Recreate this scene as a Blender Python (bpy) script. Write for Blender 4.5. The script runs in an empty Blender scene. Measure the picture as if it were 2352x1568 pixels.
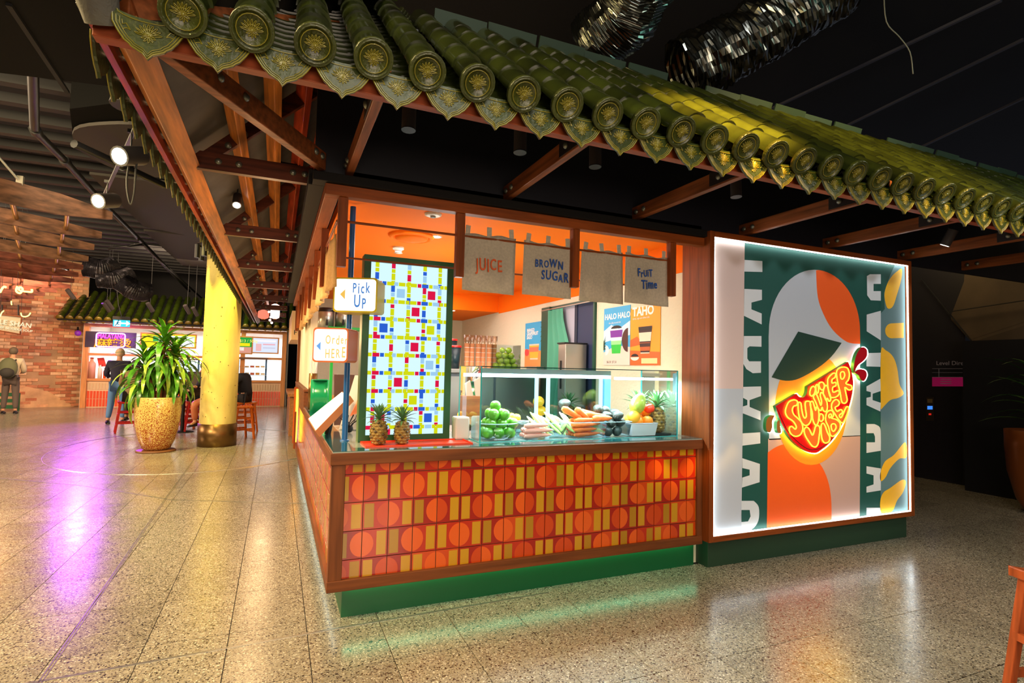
import bpy, bmesh, math, random
from mathutils import Vector, Matrix
from math import radians as R, sin, cos, pi, tan
random.seed(7)
SC = bpy.context.scene
COL = SC.collection
# ------------------------------------------------------------------ camera
FPX, YAW, PIT, ROL = 1262.0, R(23.1), R(2.85), R(1.3)
CAM = Vector((0, 0, 1.5))
fwd = Vector((sin(YAW)*cos(PIT), cos(YAW)*cos(PIT), sin(PIT)))
rgt = Vector((cos(YAW), -sin(YAW), 0))
up_ = rgt.cross(fwd)
r2 = cos(ROL)*rgt + sin(ROL)*up_
u2 = -sin(ROL)*rgt + cos(ROL)*up_
cd = bpy.data.cameras.new('camera'); cam = bpy.data.objects.new('camera', cd); COL.objects.link(cam)
cam.matrix_world = Matrix(((r2.x, u2.x, -fwd.x, 0), (r2.y, u2.y, -fwd.y, 0), (r2.z, u2.z, -fwd.z, 1.5), (0, 0, 0, 1)))
cd.sensor_fit = 'HORIZONTAL'; cd.sensor_width = 36.0; cd.lens = FPX/2352*36; cd.clip_start = 0.02; cd.clip_end = 200
SC.camera = cam

def at(px, py, X=None, Y=None, Z=None):
    """world point on a plane seen at photo pixel (px,py)"""
    d = r2*((px-1176)/FPX) - u2*((py-784)/FPX) + fwd
    if X is not None: t = (X-CAM.x)/d.x
    elif Y is not None: t = (Y-CAM.y)/d.y
    else: t = (Z-CAM.z)/d.z
    return CAM + d*t
# ------------------------------------------------------------------ world, exposure
w = bpy.data.worlds.new('hall_ambience'); SC.world = w; w.use_nodes = True
w.node_tree.nodes['Background'].inputs[0].default_value = (0.75, 0.8, 1, 1)
w.node_tree.nodes['Background'].inputs[1].default_value = 0.10
SC.view_settings.view_transform = 'Standard'; SC.view_settings.look = 'None'
SC.view_settings.gamma = 1; SC.view_settings.exposure = 0.0; SC.view_settings.use_curve_mapping = False

def light(name, kind, loc, power, color=(1, 1, 1), target=None, size=.1, spot=60, blend=.6, sy=None):
    ld = bpy.data.lights.new(name, kind); o = bpy.data.objects.new(name, ld); COL.objects.link(o)
    o.location = loc; ld.energy = power; ld.color = color
    if kind == 'SPOT': ld.spot_size = R(spot); ld.spot_blend = blend; ld.shadow_soft_size = size
    elif kind == 'POINT': ld.shadow_soft_size = size
    elif kind == 'AREA':
        ld.size = size
        if sy: ld.shape = 'RECTANGLE'; ld.size_y = sy
    if target is not None:
        o.rotation_euler = (Vector(target)-Vector(loc)).to_track_quat('-Z', 'Y').to_euler()
    return o
WARM, YEL, WHT, COOL = (1, .68, .38), (1, .78, .12), (1, .93, .85), (.75, .9, 1)
# the hall's ceiling lamps, then an added fill and the spots
light('hall_lamp', 'AREA', (1.2, -.4, 4.6), 66, (1, .92, .78), (1.6, 1.4, 0), 2.2)
light('hall_lamp', 'AREA', (-3.0, 2.0, 4.4), 400, (1, .76, .36), (-1.6, 4.0, 0), 1.4)
light('hall_lamp', 'AREA', (-5.0, 6.0, 4.0), 520, (1, .76, .42), (-2.6, 7.6, 0), 1.4)
light('hall_lamp', 'AREA', (-8.6, 12, 4.0), 700, (1, .72, .46), (-4.4, 14.5, 0), 1.6)
light('hall_lamp', 'AREA', (6.3, .6, 4.6), 62, (1, .9, .74), (6, 2.0, 0), 1.6)
light('front_fill', 'AREA', (.6, -3.2, 1.7), 150, (1, .80, .60), (1.6, 3.4, 1.6), 3.4, sy=1.6)  # unseen fill added behind the camera to brighten curtains and bracket undersides
light('counter_spot', 'SPOT', (.2, -1.2, 3.6), 160, (1, .76, .5), (1.4, 3.4, .6), .12, 62, .8)
light('cabinet_spot', 'SPOT', (4.6, -1.6, 2.9), 320, (.88, .95, 1), (4.6, 3.4, 1.6), .1, 48, .8)
light('roof_spot', 'SPOT', (1.5, .5, 4.7), 9000, (1, .52, .10), (2.25, 2.35, 2.9), .05, 22, .95)
light('roof_spot', 'SPOT', (3.4, .2, 4.7), 1500, (1, .60, .14), (4.0, 2.75, 3.2), .05, 52, .9)
light('roof_spot', 'SPOT', (-1.6, -.3, 3.5), 70, (1, .85, .3), (-.1, 2.0, 2.6), .05, 42, .9)
light('roof_fill', 'AREA', (1.0, -.6, 4.8), 12, (.75, 1, .7), (1.0, 2.6, 3.0), 1.2)
light('roof_rear', 'AREA', (6.5, 1.2, 5.2), 9, (.3, .9, .75), (5, 2.8, 3.2), 1.0)
# column and floor round it, yellow track spots
for dx, dy in ((-.55, -.55), (.35, -.8), (-.9, .1), (.75, -.2)):
    light('column_spot', 'SPOT', (-.94+dx*.75, 11.3+dy*.75, 3.62), 120, YEL, (-.94+dx*.45, 11.3+dy*.45, 0), .04, 66, .8)
light('column_wash', 'SPOT', (-1.3, 8.3, 3.8), 110, (1, .76, .16), (-.94, 11.3, 1.4), .06, 26, .8)
light('floor_spot', 'SPOT', (-1.3, 9.9, 3.9), 260, (1, .78, .14), (-1.2, 10.4, 0), .05, 62, .7)
light('neon_spill', 'POINT', (-4.5, 20.5, 2.15), 26, (.6, .12, 1), None, .2)
light('plant_spot', 'SPOT', (-2.3, 9.2, 4.0), 420, (1, .84, .42), (-1.78, 10.8, 1.0), .06, 30, .8)
# under the side roof
for y in (4.6, 6.6, 9.2, 12.5):
    light('eave_spot', 'SPOT', (-.2, y, 2.78), 60, (1, .9, .75), (-.15, y, 0), .04, 95, .7)
for y in (4.4, 6.6, 8.8, 11.2):
    light('rafter_glow', 'POINT', (-.15, y, 1.9), 16, (1, .62, .3), None, .15)
# inside the kiosk
light('kiosk_lamp', 'AREA', (1.7, 4.9, 2.585), 42, (1, .92, .82), (1.7, 4.9, 0), 1.6)
light('kiosk_lamp', 'AREA', (1.7, 7.0, 2.585), 34, (1, .92, .82), (1.7, 7.0, 0), 1.2)
light('kiosk_uplight', 'POINT', (1.5, 5.0, 1.75), 34, (1, .94, .86), None, .25)
light('kiosk_uplight', 'POINT', (1.7, 7.2, 1.8), 16, (1, .9, .8), None, .2)
light('case_lamp', 'AREA', (2.0, 3.72, 1.44), 34, (.82, .97, 1), (2.0, 3.72, 0), 1.3, sy=.08)
light('case_lamp', 'AREA', (2.82, 3.72, 1.44), 9, (.75, 1, .95), (2.82, 3.75, 0), .25, sy=.08)
# rear stall
light('stall_lamp', 'AREA', (-3.5, 22.6, 2.5), 120, (1, .95, .88), (-3.5, 22.6, 0), 3, sy=1.2)
light('stall_lamp', 'AREA', (-1.0, 22.6, 2.5), 110, (.95, .98, 1), (-1.0, 22.6, 0), 2, sy=1.2)
light('stall_front_spot', 'AREA', (-2.5, 17.5, 4.2), 190, (1, .72, .45), (-2.6, 21, .8), 2.5)
light('stall_roof_spot', 'SPOT', (-5.0, 18.3, 3.5), 150, YEL, (-4.7, 20.8, 2.9), .05, 42, .7)
light('stall_roof_spot', 'SPOT', (-3.6, 18.3, 3.5), 130, (.9, 1, .15), (-3.4, 20.8, 2.9), .05, 36, .7)
light('stall_roof_spot', 'SPOT', (-1.6, 18.3, 3.5), 120, (.5, 1, .2), (-1.5, 20.8, 2.9), .05, 40, .7)
light('purple_spot', 'SPOT', (-4.9, 18.8, 3.3), 1150, (.5, .06, 1), (-3.3, 13.6, 0), .08, 46, .8)
light('brick_wall_spot', 'SPOT', (-5.2, 15.2, 3.9), 700, (1, .62, .32), (-6.6, 20, 1.0), .1, 80, .8)
light('brick_wall_spot', 'SPOT', (-4.4, 14.2, 4.1), 500, (1, .66, .36), (-7.0, 18.4, 1.2), .1, 70, .8)
light('canopy_glow', 'POINT', (-4.6, 12.5, 2.2), 26, (1, .42, .18), None, .3)
light('canopy_spot', 'SPOT', (-1.6, 6.6, 4.1), 120, (1, .8, .5), (-2.6, 8.4, 3.2), .05, 60, .8)
light('lobby_lamp', 'AREA', (8.2, 4.6, 3.6), 10, (1, .7, .3), (8.4, 4.8, 0), .6)
light('stool_lamp', 'SPOT', (2.4, -.2, 3.6), 45, (1, .6, .32), (3.3, 1.6, .3), .08, 50, .8)
light('duct_spot', 'SPOT', (2.2, 2.0, 5.4), 26, (1, 1, 1), (3.0, 3.8, 5.2), .02, 120, .6)

# ------------------------------------------------------------------ materials
def lin(c):
    return tuple((v/255/12.92 if v/255 <= .04045 else ((v/255+.055)/1.055)**2.4) for v in c)
MATS = {}
def mat(name, rgb, rough=.5, metal=0, emit=0, ecol=None, coat=0, spec=None, bump=None, noise=None, trans=0, alpha=1):
    """rgb in sRGB 0-255; noise=(scale, amount, stretch)  bump=(scale, strength)"""
    if name in MATS: return MATS[name]
    m = bpy.data.materials.new(name); m.use_nodes = True; nt = m.node_tree; b = nt.nodes['Principled BSDF']
    col = (*lin(rgb), 1)
    b.inputs['Base Color'].default_value = col; b.inputs['Roughness'].default_value = rough; b.inputs['Metallic'].default_value = metal
    if emit: b.inputs['Emission Color'].default_value = (*lin(ecol or rgb), 1); b.inputs['Emission Strength'].default_value = emit
    if coat: b.inputs['Coat Weight'].default_value = coat; b.inputs['Coat Roughness'].default_value = .08
    if spec is not None: b.inputs['Specular IOR Level'].default_value = spec
    if alpha < 1: b.inputs['Alpha'].default_value = alpha
    if trans: b.inputs['Transmission Weight'].default_value = trans
    if noise or bump:
        geo = nt.nodes.new('ShaderNodeNewGeometry')
    if noise:
        sc, amt, st = noise
        mp = nt.nodes.new('ShaderNodeMapping'); mp.inputs['Scale'].default_value = st
        nt.links.new(geo.outputs['Position'], mp.inputs[0])
        n = nt.nodes.new('ShaderNodeTexNoise'); n.inputs['Scale'].default_value = sc; n.inputs['Detail'].default_value = 5
        nt.links.new(mp.outputs[0], n.inputs['Vector'])
        hs = nt.nodes.new('ShaderNodeHueSaturation'); hs.inputs['Color'].default_value = col
        mr = nt.nodes.new('ShaderNodeMapRange'); mr.inputs[1].default_value = .3; mr.inputs[2].default_value = .7
        mr.inputs[3].default_value = 1-amt; mr.inputs[4].default_value = 1+amt
        nt.links.new(n.outputs['Fac'], mr.inputs[0]); nt.links.new(mr.outputs[0], hs.inputs['Value'])
        nt.links.new(hs.outputs[0], b.inputs['Base Color'])
    if bump:
        n2 = nt.nodes.new('ShaderNodeTexNoise'); n2.inputs['Scale'].default_value = bump[0]; n2.inputs['Detail'].default_value = 3
        nt.links.new(geo.outputs['Position'], n2.inputs['Vector'])
        bp = nt.nodes.new('ShaderNodeBump'); bp.inputs['Strength'].default_value = bump[1]; bp.inputs['Distance'].default_value = .01
        nt.links.new(n2.outputs['Fac'], bp.inputs['Height']); nt.links.new(bp.outputs[0], b.inputs['Normal'])
    MATS[name] = m; return m
def emat(name, rgb, s):
    if name in MATS: return MATS[name]
    m = bpy.data.materials.new(name); m.use_nodes = True; nt = m.node_tree; nt.nodes.clear()
    e = nt.nodes.new('ShaderNodeEmission'); e.inputs[0].default_value = (*lin(rgb), 1); e.inputs[1].default_value = s
    o = nt.nodes.new('ShaderNodeOutputMaterial'); nt.links.new(e.outputs[0], o.inputs[0]); MATS[name] = m; return m
def glass(name, tint=(235, 250, 250), refl=.12, rough=.02):
    if name in MATS: return MATS[name]
    m = bpy.data.materials.new(name); m.use_nodes = True; nt = m.node_tree; nt.nodes.clear()
    t = nt.nodes.new('ShaderNodeBsdfTransparent'); t.inputs[0].default_value = (*lin(tint), 1)
    g = nt.nodes.new('ShaderNodeBsdfGlossy'); g.inputs['Roughness'].default_value = rough
    f = nt.nodes.new('ShaderNodeFresnel'); f.inputs[0].default_value = 1.45
    mr = nt.nodes.new('ShaderNodeMath'); mr.operation = 'MULTIPLY_ADD'; mr.inputs[1].default_value = .75; mr.inputs[2].default_value = refl*.12
    nt.links.new(f.outputs[0], mr.inputs[0])
    x = nt.nodes.new('ShaderNodeMixShader'); nt.links.new(mr.outputs[0], x.inputs[0]); nt.links.new(t.outputs[0], x.inputs[1]); nt.links.new(g.outputs[0], x.inputs[2])
    o = nt.nodes.new('ShaderNodeOutputMaterial'); nt.links.new(x.outputs[0], o.inputs[0]); MATS[name] = m; return m
def wood(name, rgb, axis='x', rough=.55, amt=.3):
    st = {'x': (1.5, 22, 22), 'y': (22, 1.5, 22), 'z': (22, 22, 1.5)}[axis]
    return mat(name+'_'+axis, rgb, rough, noise=(1.6, amt, st), coat=.03, spec=.25)
def terrazzo():
    m = bpy.data.materials.new('terrazzo'); m.use_nodes = True; nt = m.node_tree; b = nt.nodes['Principled BSDF']
    geo = nt.nodes.new('ShaderNodeNewGeometry')
    def vor(scale):
        v = nt.nodes.new('ShaderNodeTexVoronoi'); v.inputs['Scale'].default_value = scale; nt.links.new(geo.outputs['Position'], v.inputs['Vector']); return v
    v = vor(150); v2 = vor(120)
    cr = nt.nodes.new('ShaderNodeValToRGB'); cr.color_ramp.interpolation = 'CONSTANT'
    els = cr.color_ramp.elements
    pal = [(0, (70, 62, 56)), (.08, (138, 130, 116)), (.34, (150, 142, 124)), (.56, (130, 118, 96)), (.72, (164, 154, 134)), (.88, (108, 100, 88)), (.95, (206, 198, 180))]
    els[0].position = 0; els[0].color = (*lin(pal[0][1]), 1); els[1].position = pal[1][0]; els[1].color = (*lin(pal[1][1]), 1)
    for p, c in pal[2:]:
        e = els.new(p); e.color = (*lin(c), 1)
    sp = nt.nodes.new('ShaderNodeSeparateColor'); nt.links.new(v.outputs['Color'], sp.inputs[0]); nt.links.new(sp.outputs[0], cr.inputs[0])
    sp2 = nt.nodes.new('ShaderNodeSeparateColor'); nt.links.new(v2.outputs['Color'], sp2.inputs[0])
    gt = nt.nodes.new('ShaderNodeMath'); gt.operation = 'GREATER_THAN'; gt.inputs[1].default_value = .955; nt.links.new(sp2.outputs[1], gt.inputs[0])
    mx = nt.nodes.new('ShaderNodeMix'); mx.data_type = 'RGBA'; nt.links.new(gt.outputs[0], mx.inputs[0]); nt.links.new(cr.outputs[0], mx.inputs[6]); mx.inputs[7].default_value = (*lin((48, 40, 36)), 1)
    oi = nt.nodes.new('ShaderNodeObjectInfo')
    mr = nt.nodes.new('ShaderNodeMapRange'); mr.inputs[3].default_value = .86; mr.inputs[4].default_value = 1.14; nt.links.new(oi.outputs['Random'], mr.inputs[0])
    hs = nt.nodes.new('ShaderNodeHueSaturation'); nt.links.new(mx.outputs[2], hs.inputs['Color']); nt.links.new(mr.outputs[0], hs.inputs['Value'])
    nt.links.new(hs.outputs[0], b.inputs['Base Color'])
    b.inputs['Roughness'].default_value = .27; b.inputs['Specular IOR Level'].default_value = .8
    n = nt.nodes.new('ShaderNodeTexNoise'); n.inputs['Scale'].default_value = 7; nt.links.new(geo.outputs['Position'], n.inputs['Vector'])
    r = nt.nodes.new('ShaderNodeMapRange'); r.inputs[3].default_value = .15; r.inputs[4].default_value = .30; nt.links.new(n.outputs[0], r.inputs[0]); nt.links.new(r.outputs[0], b.inputs['Roughness'])
    return m
# ------------------------------------------------------------------ mesh helpers
class MB:
    def __init__(s): s.v = []; s.f = []; s.m = []; s.sm = []
    def add(s, vs, fs, m=0, smooth=False):
        o = len(s.v); s.v += [tuple(p) for p in vs]
        for f in fs: s.f.append(tuple(i+o for i in f)); s.m.append(m); s.sm.append(smooth)
        return s
    def box(s, a, b, m=0):
        x0, y0, z0 = a; x1, y1, z1 = b
        return s.add([(x0, y0, z0), (x1, y0, z0), (x1, y1, z0), (x0, y1, z0), (x0, y0, z1), (x1, y0, z1), (x1, y1, z1), (x0, y1, z1)],
                     [(0, 3, 2, 1), (4, 5, 6, 7), (0, 1, 5, 4), (1, 2, 6, 5), (2, 3, 7, 6), (3, 0, 4, 7)], m)
    def bar(s, a, b, w, h, m=0, upv=(0, 0, 1)):
        a = Vector(a); b = Vector(b); d = (b-a).normalized(); u = Vector(upv); x = d.cross(u)
        if x.length < 1e-4: x = d.cross(Vector((1, 0, 0)))
        x.normalize(); u = x.cross(d).normalized(); x *= w/2; u *= h/2
        vs = [a-x-u, a+x-u, a+x+u, a-x+u, b-x-u, b+x-u, b+x+u, b-x+u]
        return s.add(vs, [(0, 1, 2, 3), (7, 6, 5, 4), (0, 4, 5, 1), (1, 5, 6, 2), (2, 6, 7, 3), (3, 7, 4, 0)], m)
    def tube(s, pts, r, n=8, m=0, closed=False, cap=True):
        pts = [Vector(p) for p in pts]; rs = r if isinstance(r, (list, tuple)) else [r]*len(pts); N = len(pts)
        rings = []; px = None
        for i, p in enumerate(pts):
            if closed: d = pts[(i+1) % N]-pts[i-1]
            else: d = pts[min(i+1, N-1)]-pts[max(i-1, 0)]
            d.normalize()
            if px is None: x = d.orthogonal().normalized()
            else:
                x = px-d*px.dot(d)
                x = x.normalized() if x.length > 1e-6 else d.orthogonal().normalized()
            px = x; y = d.cross(x)
            rings.append([p+(x*cos(2*pi*k/n)+y*sin(2*pi*k/n))*rs[i] for k in range(n)])
        vs = [v for q in rings for v in q]; fs = []
        for i in range(N if closed else N-1):
            j = (i+1) % N
            for k in range(n): fs.append((i*n+k, i*n+(k+1) % n, j*n+(k+1) % n, j*n+k))
        s.add(vs, fs, m, True)
        if cap and not closed:
            s.add(rings[0], [tuple(reversed(range(n)))], m); s.add(rings[-1], [tuple(range(n))], m)
        return s
    def lathe(s, prof, n=16, m=0, c=(0, 0, 0), smooth=True, axis='z'):
        vs = []
        for r, z in prof:
            for k in range(n):
                a = 2*pi*k/n; p = (r*cos(a), r*sin(a), z)
                if axis == 'y': p = (p[0], p[2], p[1])
                if axis == 'x': p = (p[2], p[0], p[1])
                vs.append((p[0]+c[0], p[1]+c[1], p[2]+c[2]))
        fs = [(i*n+k, i*n+(k+1) % n, (i+1)*n+(k+1) % n, (i+1)*n+k) for i in range(len(prof)-1) for k in range(n)]
        if axis == 'y': fs = [tuple(reversed(f)) for f in fs]
        return s.add(vs, fs, m, smooth)
    def prism(s, poly, ext, m=0, ms=None):
        """poly: 3D points, extruded by vector ext"""
        n = len(poly); e = Vector(ext); p = [Vector(q) for q in poly]; vs = p+[q+e for q in p]
        s.add(vs, [tuple(range(n)), tuple(range(2*n-1, n-1, -1))], m)
        return s.add(vs, [(i, i+n, (i+1) % n+n, (i+1) % n) for i in range(n)], m if ms is None else ms)
    def ball(s, c, r, nu=10, nv=7, m=0, sq=(1, 1, 1)):
        prof = [(max(sin(pi*i/nv), .001)*r, -cos(pi*i/nv)*r) for i in range(nv+1)]
        vs = []; n = nu
        for rr, z in prof:
            for k in range(n):
                a = 2*pi*k/n; vs.append((c[0]+rr*cos(a)*sq[0], c[1]+rr*sin(a)*sq[1], c[2]+z*sq[2]))
        fs = [(i*n+k, i*n+(k+1) % n, (i+1)*n+(k+1) % n, (i+1)*n+k) for i in range(nv) for k in range(n)]
        return s.add(vs, fs, m, True)
    def mesh(s, name, mats):
        me = bpy.data.meshes.new(name); me.from_pydata(s.v, [], s.f)
        for q in (mats if isinstance(mats, (list, tuple)) else [mats]): me.materials.append(q)
        me.polygons.foreach_set('material_index', s.m); me.polygons.foreach_set('use_smooth', s.sm); me.update(); return me
    def build(s, name, mats, parent=None, kind=None, bevel=0, world=False):
        o = bpy.data.objects.new(name, s.mesh(name, mats)); COL.objects.link(o)
        if parent:
            if world: wpar(o, parent)
            else: o.parent = parent
        if kind: o['kind'] = kind
        if bevel:
            b = o.modifiers.new('bevel', 'BEVEL'); b.width = bevel; b.segments = 2; b.limit_method = 'ANGLE'
        return o
def wm(o):
    m = o.matrix_basis.copy()
    return (wm(o.parent) @ o.matrix_parent_inverse @ m) if o.parent else m
def wpar(o, parent):
    """parent a mesh made in world coordinates"""
    o.parent = parent; o.matrix_parent_inverse = wm(parent).inverted(); return o
def inst(me, name, parent=None, mw=None, loc=None, rot=None, sc=None):
    o = bpy.data.objects.new(name, me); COL.objects.link(o)
    if parent: o.parent = parent
    if mw is not None: o.matrix_basis = mw
    if loc is not None: o.location = loc
    if rot is not None: o.rotation_euler = rot
    if sc is not None: o.scale = sc if isinstance(sc, (tuple, list)) else (sc,)*3
    return o
def tag(o, label, cat, group=None, kind=None):
    o['label'] = label; o['category'] = cat
    if group: o['group'] = group
    if kind: o['kind'] = kind
    return o
def thing(name, label, cat, loc=(0, 0, 0), rz=0, group=None):
    o = bpy.data.objects.new(name, None); COL.objects.link(o); o.empty_display_size = .05
    o.location = loc; o.rotation_euler = (0, 0, rz); return tag(o, label, cat, group)
def struct(o, lab=None, cat='structure'):
    o['kind'] = 'structure'
    if lab: o['label'] = lab; o['category'] = cat
    return o
def copy_tree(o, parent=None):
    c = o.copy(); COL.objects.link(c)
    if parent: c.parent = parent
    for ch in list(o.children): copy_tree(ch, c)
    return c
def W(me):   # outward normals
    bm = bmesh.new(); bm.from_mesh(me); bmesh.ops.recalc_face_normals(bm, faces=bm.faces[:]); bm.to_mesh(me); bm.free(); return me
def text(s, m, parent, o, xd, size, up=(0, 0, 1), ext=.001, bold=0, align='LEFT', outline=0, sx=1, spacing=1):
    name = 'lettering'; cu = bpy.data.curves.new(name, 'FONT'); cu.body = s; cu.size = size; cu.extrude = ext; cu.offset = bold; cu.align_x = align; cu.space_character = spacing
    cu.resolution_u = 3
    if outline: cu.fill_mode = 'NONE'; cu.extrude = 0; cu.bevel_depth = outline; cu.bevel_resolution = 1
    ob = bpy.data.objects.new(name, cu); COL.objects.link(ob)
    dg = bpy.context.evaluated_depsgraph_get(); me = bpy.data.meshes.new_from_object(ob.evaluated_get(dg))
    bpy.data.objects.remove(ob); me.materials.clear(); me.materials.append(m)
    x = Vector(xd).normalized(); z = x.cross(Vector(up)).normalized(); y = z.cross(x)
    o = Vector(o); mw = Matrix(((x.x*sx, y.x, z.x, o.x), (x.y*sx, y.y, z.y, o.y), (x.z*sx, y.z, z.z, o.z), (0, 0, 0, 1)))
    me.transform(mw); ob = bpy.data.objects.new(name, me); COL.objects.link(ob)
    if parent:
        wpar(ob, parent)
    return ob
def mirror_y(poly): return [(-x, y) for x, y in reversed(poly)]
# ================================================================== STRUCTURE
TZ = terrazzo()
GROUT = mat('grout', (52, 46, 40), .8)
BLK = mat('black_paint', (20, 20, 24), .75)
BLK2 = mat('black_steel', (30, 30, 33), .4, .3)
NAVY = mat('navy_black_board', (16, 17, 30), .6)
fl = MB(); fl.box((-11, -3, -.12), (13, 26, -.006)); floor = struct(fl.build('floor', GROUT))
PX, PYY, G = .3977, .587, .0045
cells = []
for i in range(-28, 32):
    for j in range(-6, 40):
        x0 = .614+PX*i; y0 = 2.885+PYY*j
        cells.append((x0, y0))
def infront(x, y):
    v = Vector((x, y, 0))-CAM; d = v.dot(fwd)
    if d < .4: return None
    return 1176+FPX*v.dot(r2)/d, 784-FPX*v.dot(u2)/d, d
near = []; far = []
for x0, y0 in cells:
    xc, yc = x0+PX/2, y0+PYY/2
    if x0 > .42 and x0+PX < 5.5 and y0 > 3.4 and y0 < 9: continue
    q = infront(xc, yc)
    if q and -150 < q[0] < 2500 and q[1] < 1720 and not (xc > .4 and yc > 3.9 and xc < 7.4): near.append((q[2], x0, y0))
    elif -9 < xc < 11 and -2.5 < yc < 24: far.append((x0, y0))
near.sort(); far += [(a, b) for _, a, b in near[300:]]
tm = MB().box((G/2, G/2, -.006), (PX-G/2, PYY-G/2, 0)).mesh('floor_tile', TZ)
for _, a, b in near[:300]: inst(tm, 'floor_tile', floor, loc=(a, b, 0))
fm = MB()
for a, b in far: fm.box((a+G/2, b+G/2, -.006), (a+PX-G/2, b+PYY-G/2, 0))
fm.build('floor_tiles_far', TZ, floor, 'stuff')
STEEL = mat('brushed_steel', (200, 198, 190), .3, .9)
for pts in ([(-.90, 2.0), (-.955, 3.26), (-1.06, 7.0), (-1.13, 10.35)], [(-1.6, 3.235), (-.955, 3.262), (.33, 3.325), (1.744, 3.365)], [(-4.2, 9.6), (-2.08, 8.07), (-1.0, 6.98), (.339, 6.38)]):
    st = MB()
    for a, b in zip(pts, pts[1:]):
        st.bar((a[0], a[1], .0008), (b[0], b[1], .0008), .007, .003); st.bar((a[0]+.014, a[1]+.012, .0008), (b[0]+.014, b[1]+.012, .0008), .005, .003)
    st.build('inlay_strip', STEEL, floor)
st = MB().tube([(-1.2+2.1*cos(a), 11.3+2.1*sin(a)*1.3, 0) for a in [R(k*6) for k in range(60)]], .006, 4, closed=True)
st.build('inlay_ring', STEEL, floor)
# ---- hall shell
ce = MB(); ce.box((-13, -4, 6.0), (15, 26, 6.1)); ceiling = struct(ce.build('ceiling', BLK))
struct(MB().box((-13, 25.6, 0), (15, 25.8, 6)).build('wall_back', BLK))
struct(MB().box((-13, -4.1, 0), (15, -4, 6)).build('wall_front', mat('wall_dark', (60, 52, 46), .8)))
struct(MB().box((-11.2, -4, 0), (-11, 26, 6)).build('wall_left', mat('wall_dark', (60, 52, 46), .8)))
# ---- right lobby
LOB = mat('lobby_dark', (26, 24, 30), .45, bump=(30, .1)); LOB2 = mat('lobby_box', (14, 13, 18), .5)
wr = struct(MB().box((9.0, 4.65, 0), (9.15, 26, 3.6)).build('wall_right', LOB))
ch = MB()
for i in range(14):
    for j in range(17):
        y = 4.72+i*.11; z = .06+j*.085; dz = .03 if i % 2 else -.03
        ch.add([(8.995, y, z-dz), (8.995, y+.106, z+dz), (8.995, y+.106, z+dz+.078), (8.995, y, z-dz+.078)], [(0, 1, 2, 3)])
        if z > 1.45: pass
c_ = ch.build('chevron_tiles', mat('chevron', (30, 27, 33), .3), wr, 'stuff')
struct(MB().box((8.62, -3, 0), (12, 4.49, 2.02)).build('wall_lobby_box', LOB2))
SOF = mat('soffit_board', (74, 60, 44), .7, noise=(3, .2, (1, 1, 1)))
sf = MB(); sf.prism([at(2098, 640, X=9.1), at(2232, 786, X=8.95), (8.7, 1.0, 2.05), (8.4, -.5, 3.6), (9.1, 5.2, 3.4)], (0, 0, .05)); struct(sf.build('trim_escalator_soffit', SOF))
sj = MB(); a = at(2112, 640, X=9.0); sj.bar(at(2118, 640, X=8.98)-Vector((.02, 0, 0)), at(2235, 785, X=8.93)-Vector((.02, 0, 0)), .02, .01)
sj.bar(at(2180, 716, X=8.9), at(2352, 690, X=8.8), .02, .01); struct(sj.build('trim_soffit_joint', BLK))
dn = at(2165, 832, X=8.985)
dp = thing('level_directory', 'dim black level directory panel with magenta row on the lobby wall', 'sign', (8.99, dn.y, 1.4))
text('Level Directory', mat('sign_grey', (120, 110, 110), .5, emit=.12), dp, at(2150, 838, X=8.98), (0, -1, 0), .085)
pn = MB()
def rq(mb, x0, y0, x1, y1, X, m=0, t=.01):
    p = [at(x0, y0, X=X), at(x1, y0, X=X), at(x1, y1, X=X), at(x0, y1, X=X)]; mb.prism(p, (t, 0, 0), m)
rq(pn, 2141, 846, 2211, 866, 8.985); rq(pn, 2141, 866, 2211, 887, 8.984, 1); rq(pn, 2141, 865.5, 2211, 866.2, 8.98, 2); rq(pn, 2141, 846, 2211, 846.8, 8.98, 2); rq(pn, 2141, 855, 2211, 855.6, 8.98, 2); rq(pn, 2156, 846, 2156.8, 866, 8.98, 2)
for k in range(3): rq(pn, 2160, 870+k*5, 2185, 871.2+k*5, 8.98, 2)
pn.build('panel', [LOB2, emat('magenta_row', (150, 20, 70), .45), mat('sign_grey', (120, 110, 110))], dp, world=True)
lb = thing('lift_buttons', 'small lift call plate with glowing blue button on dark wall', 'lift panel', (8.98, dn.y, .9))
pn = MB(); rq(pn, 2127, 912, 2144, 966, 8.985); pn.build('plate', mat('bronze_plate', (70, 60, 50), .35, .6), lb, world=True)
pn = MB(); rq(pn, 2130, 932, 2141, 940, 8.975); pn.build('button', emat('blue_btn', (60, 130, 230), 1.2), lb, world=True)
pn = MB(); rq(pn, 2130, 916, 2141, 925, 8.975); rq(pn, 2133, 949, 2138, 953, 8.975, 1); pn.build('indicator', [mat('amber_plate', (120, 100, 60)), emat('red_dot', (220, 40, 30), .8)], lb, world=True)

# ================================================================== KIOSK
F = 3.373           # plane of the counter's front
LX = .321           # plane of the counter's left side
XR = 3.10           # right inner wall
OR_ = mat('orange_paint', (252, 122, 12), .7, spec=.15); CREAM = mat('cream_render', (226, 220, 194), .8, bump=(26, .5))
WD = (134, 64, 20)
WX, WY, WZ = wood('timber', WD, 'x'), wood('timber', WD, 'y'), wood('timber', WD, 'z')
CW = (112, 60, 28)
CX, CY_, CZ = wood('counter_wood', CW, 'x'), wood('counter_wood', CW, 'y'), wood('counter_wood', CW, 'z')
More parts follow.
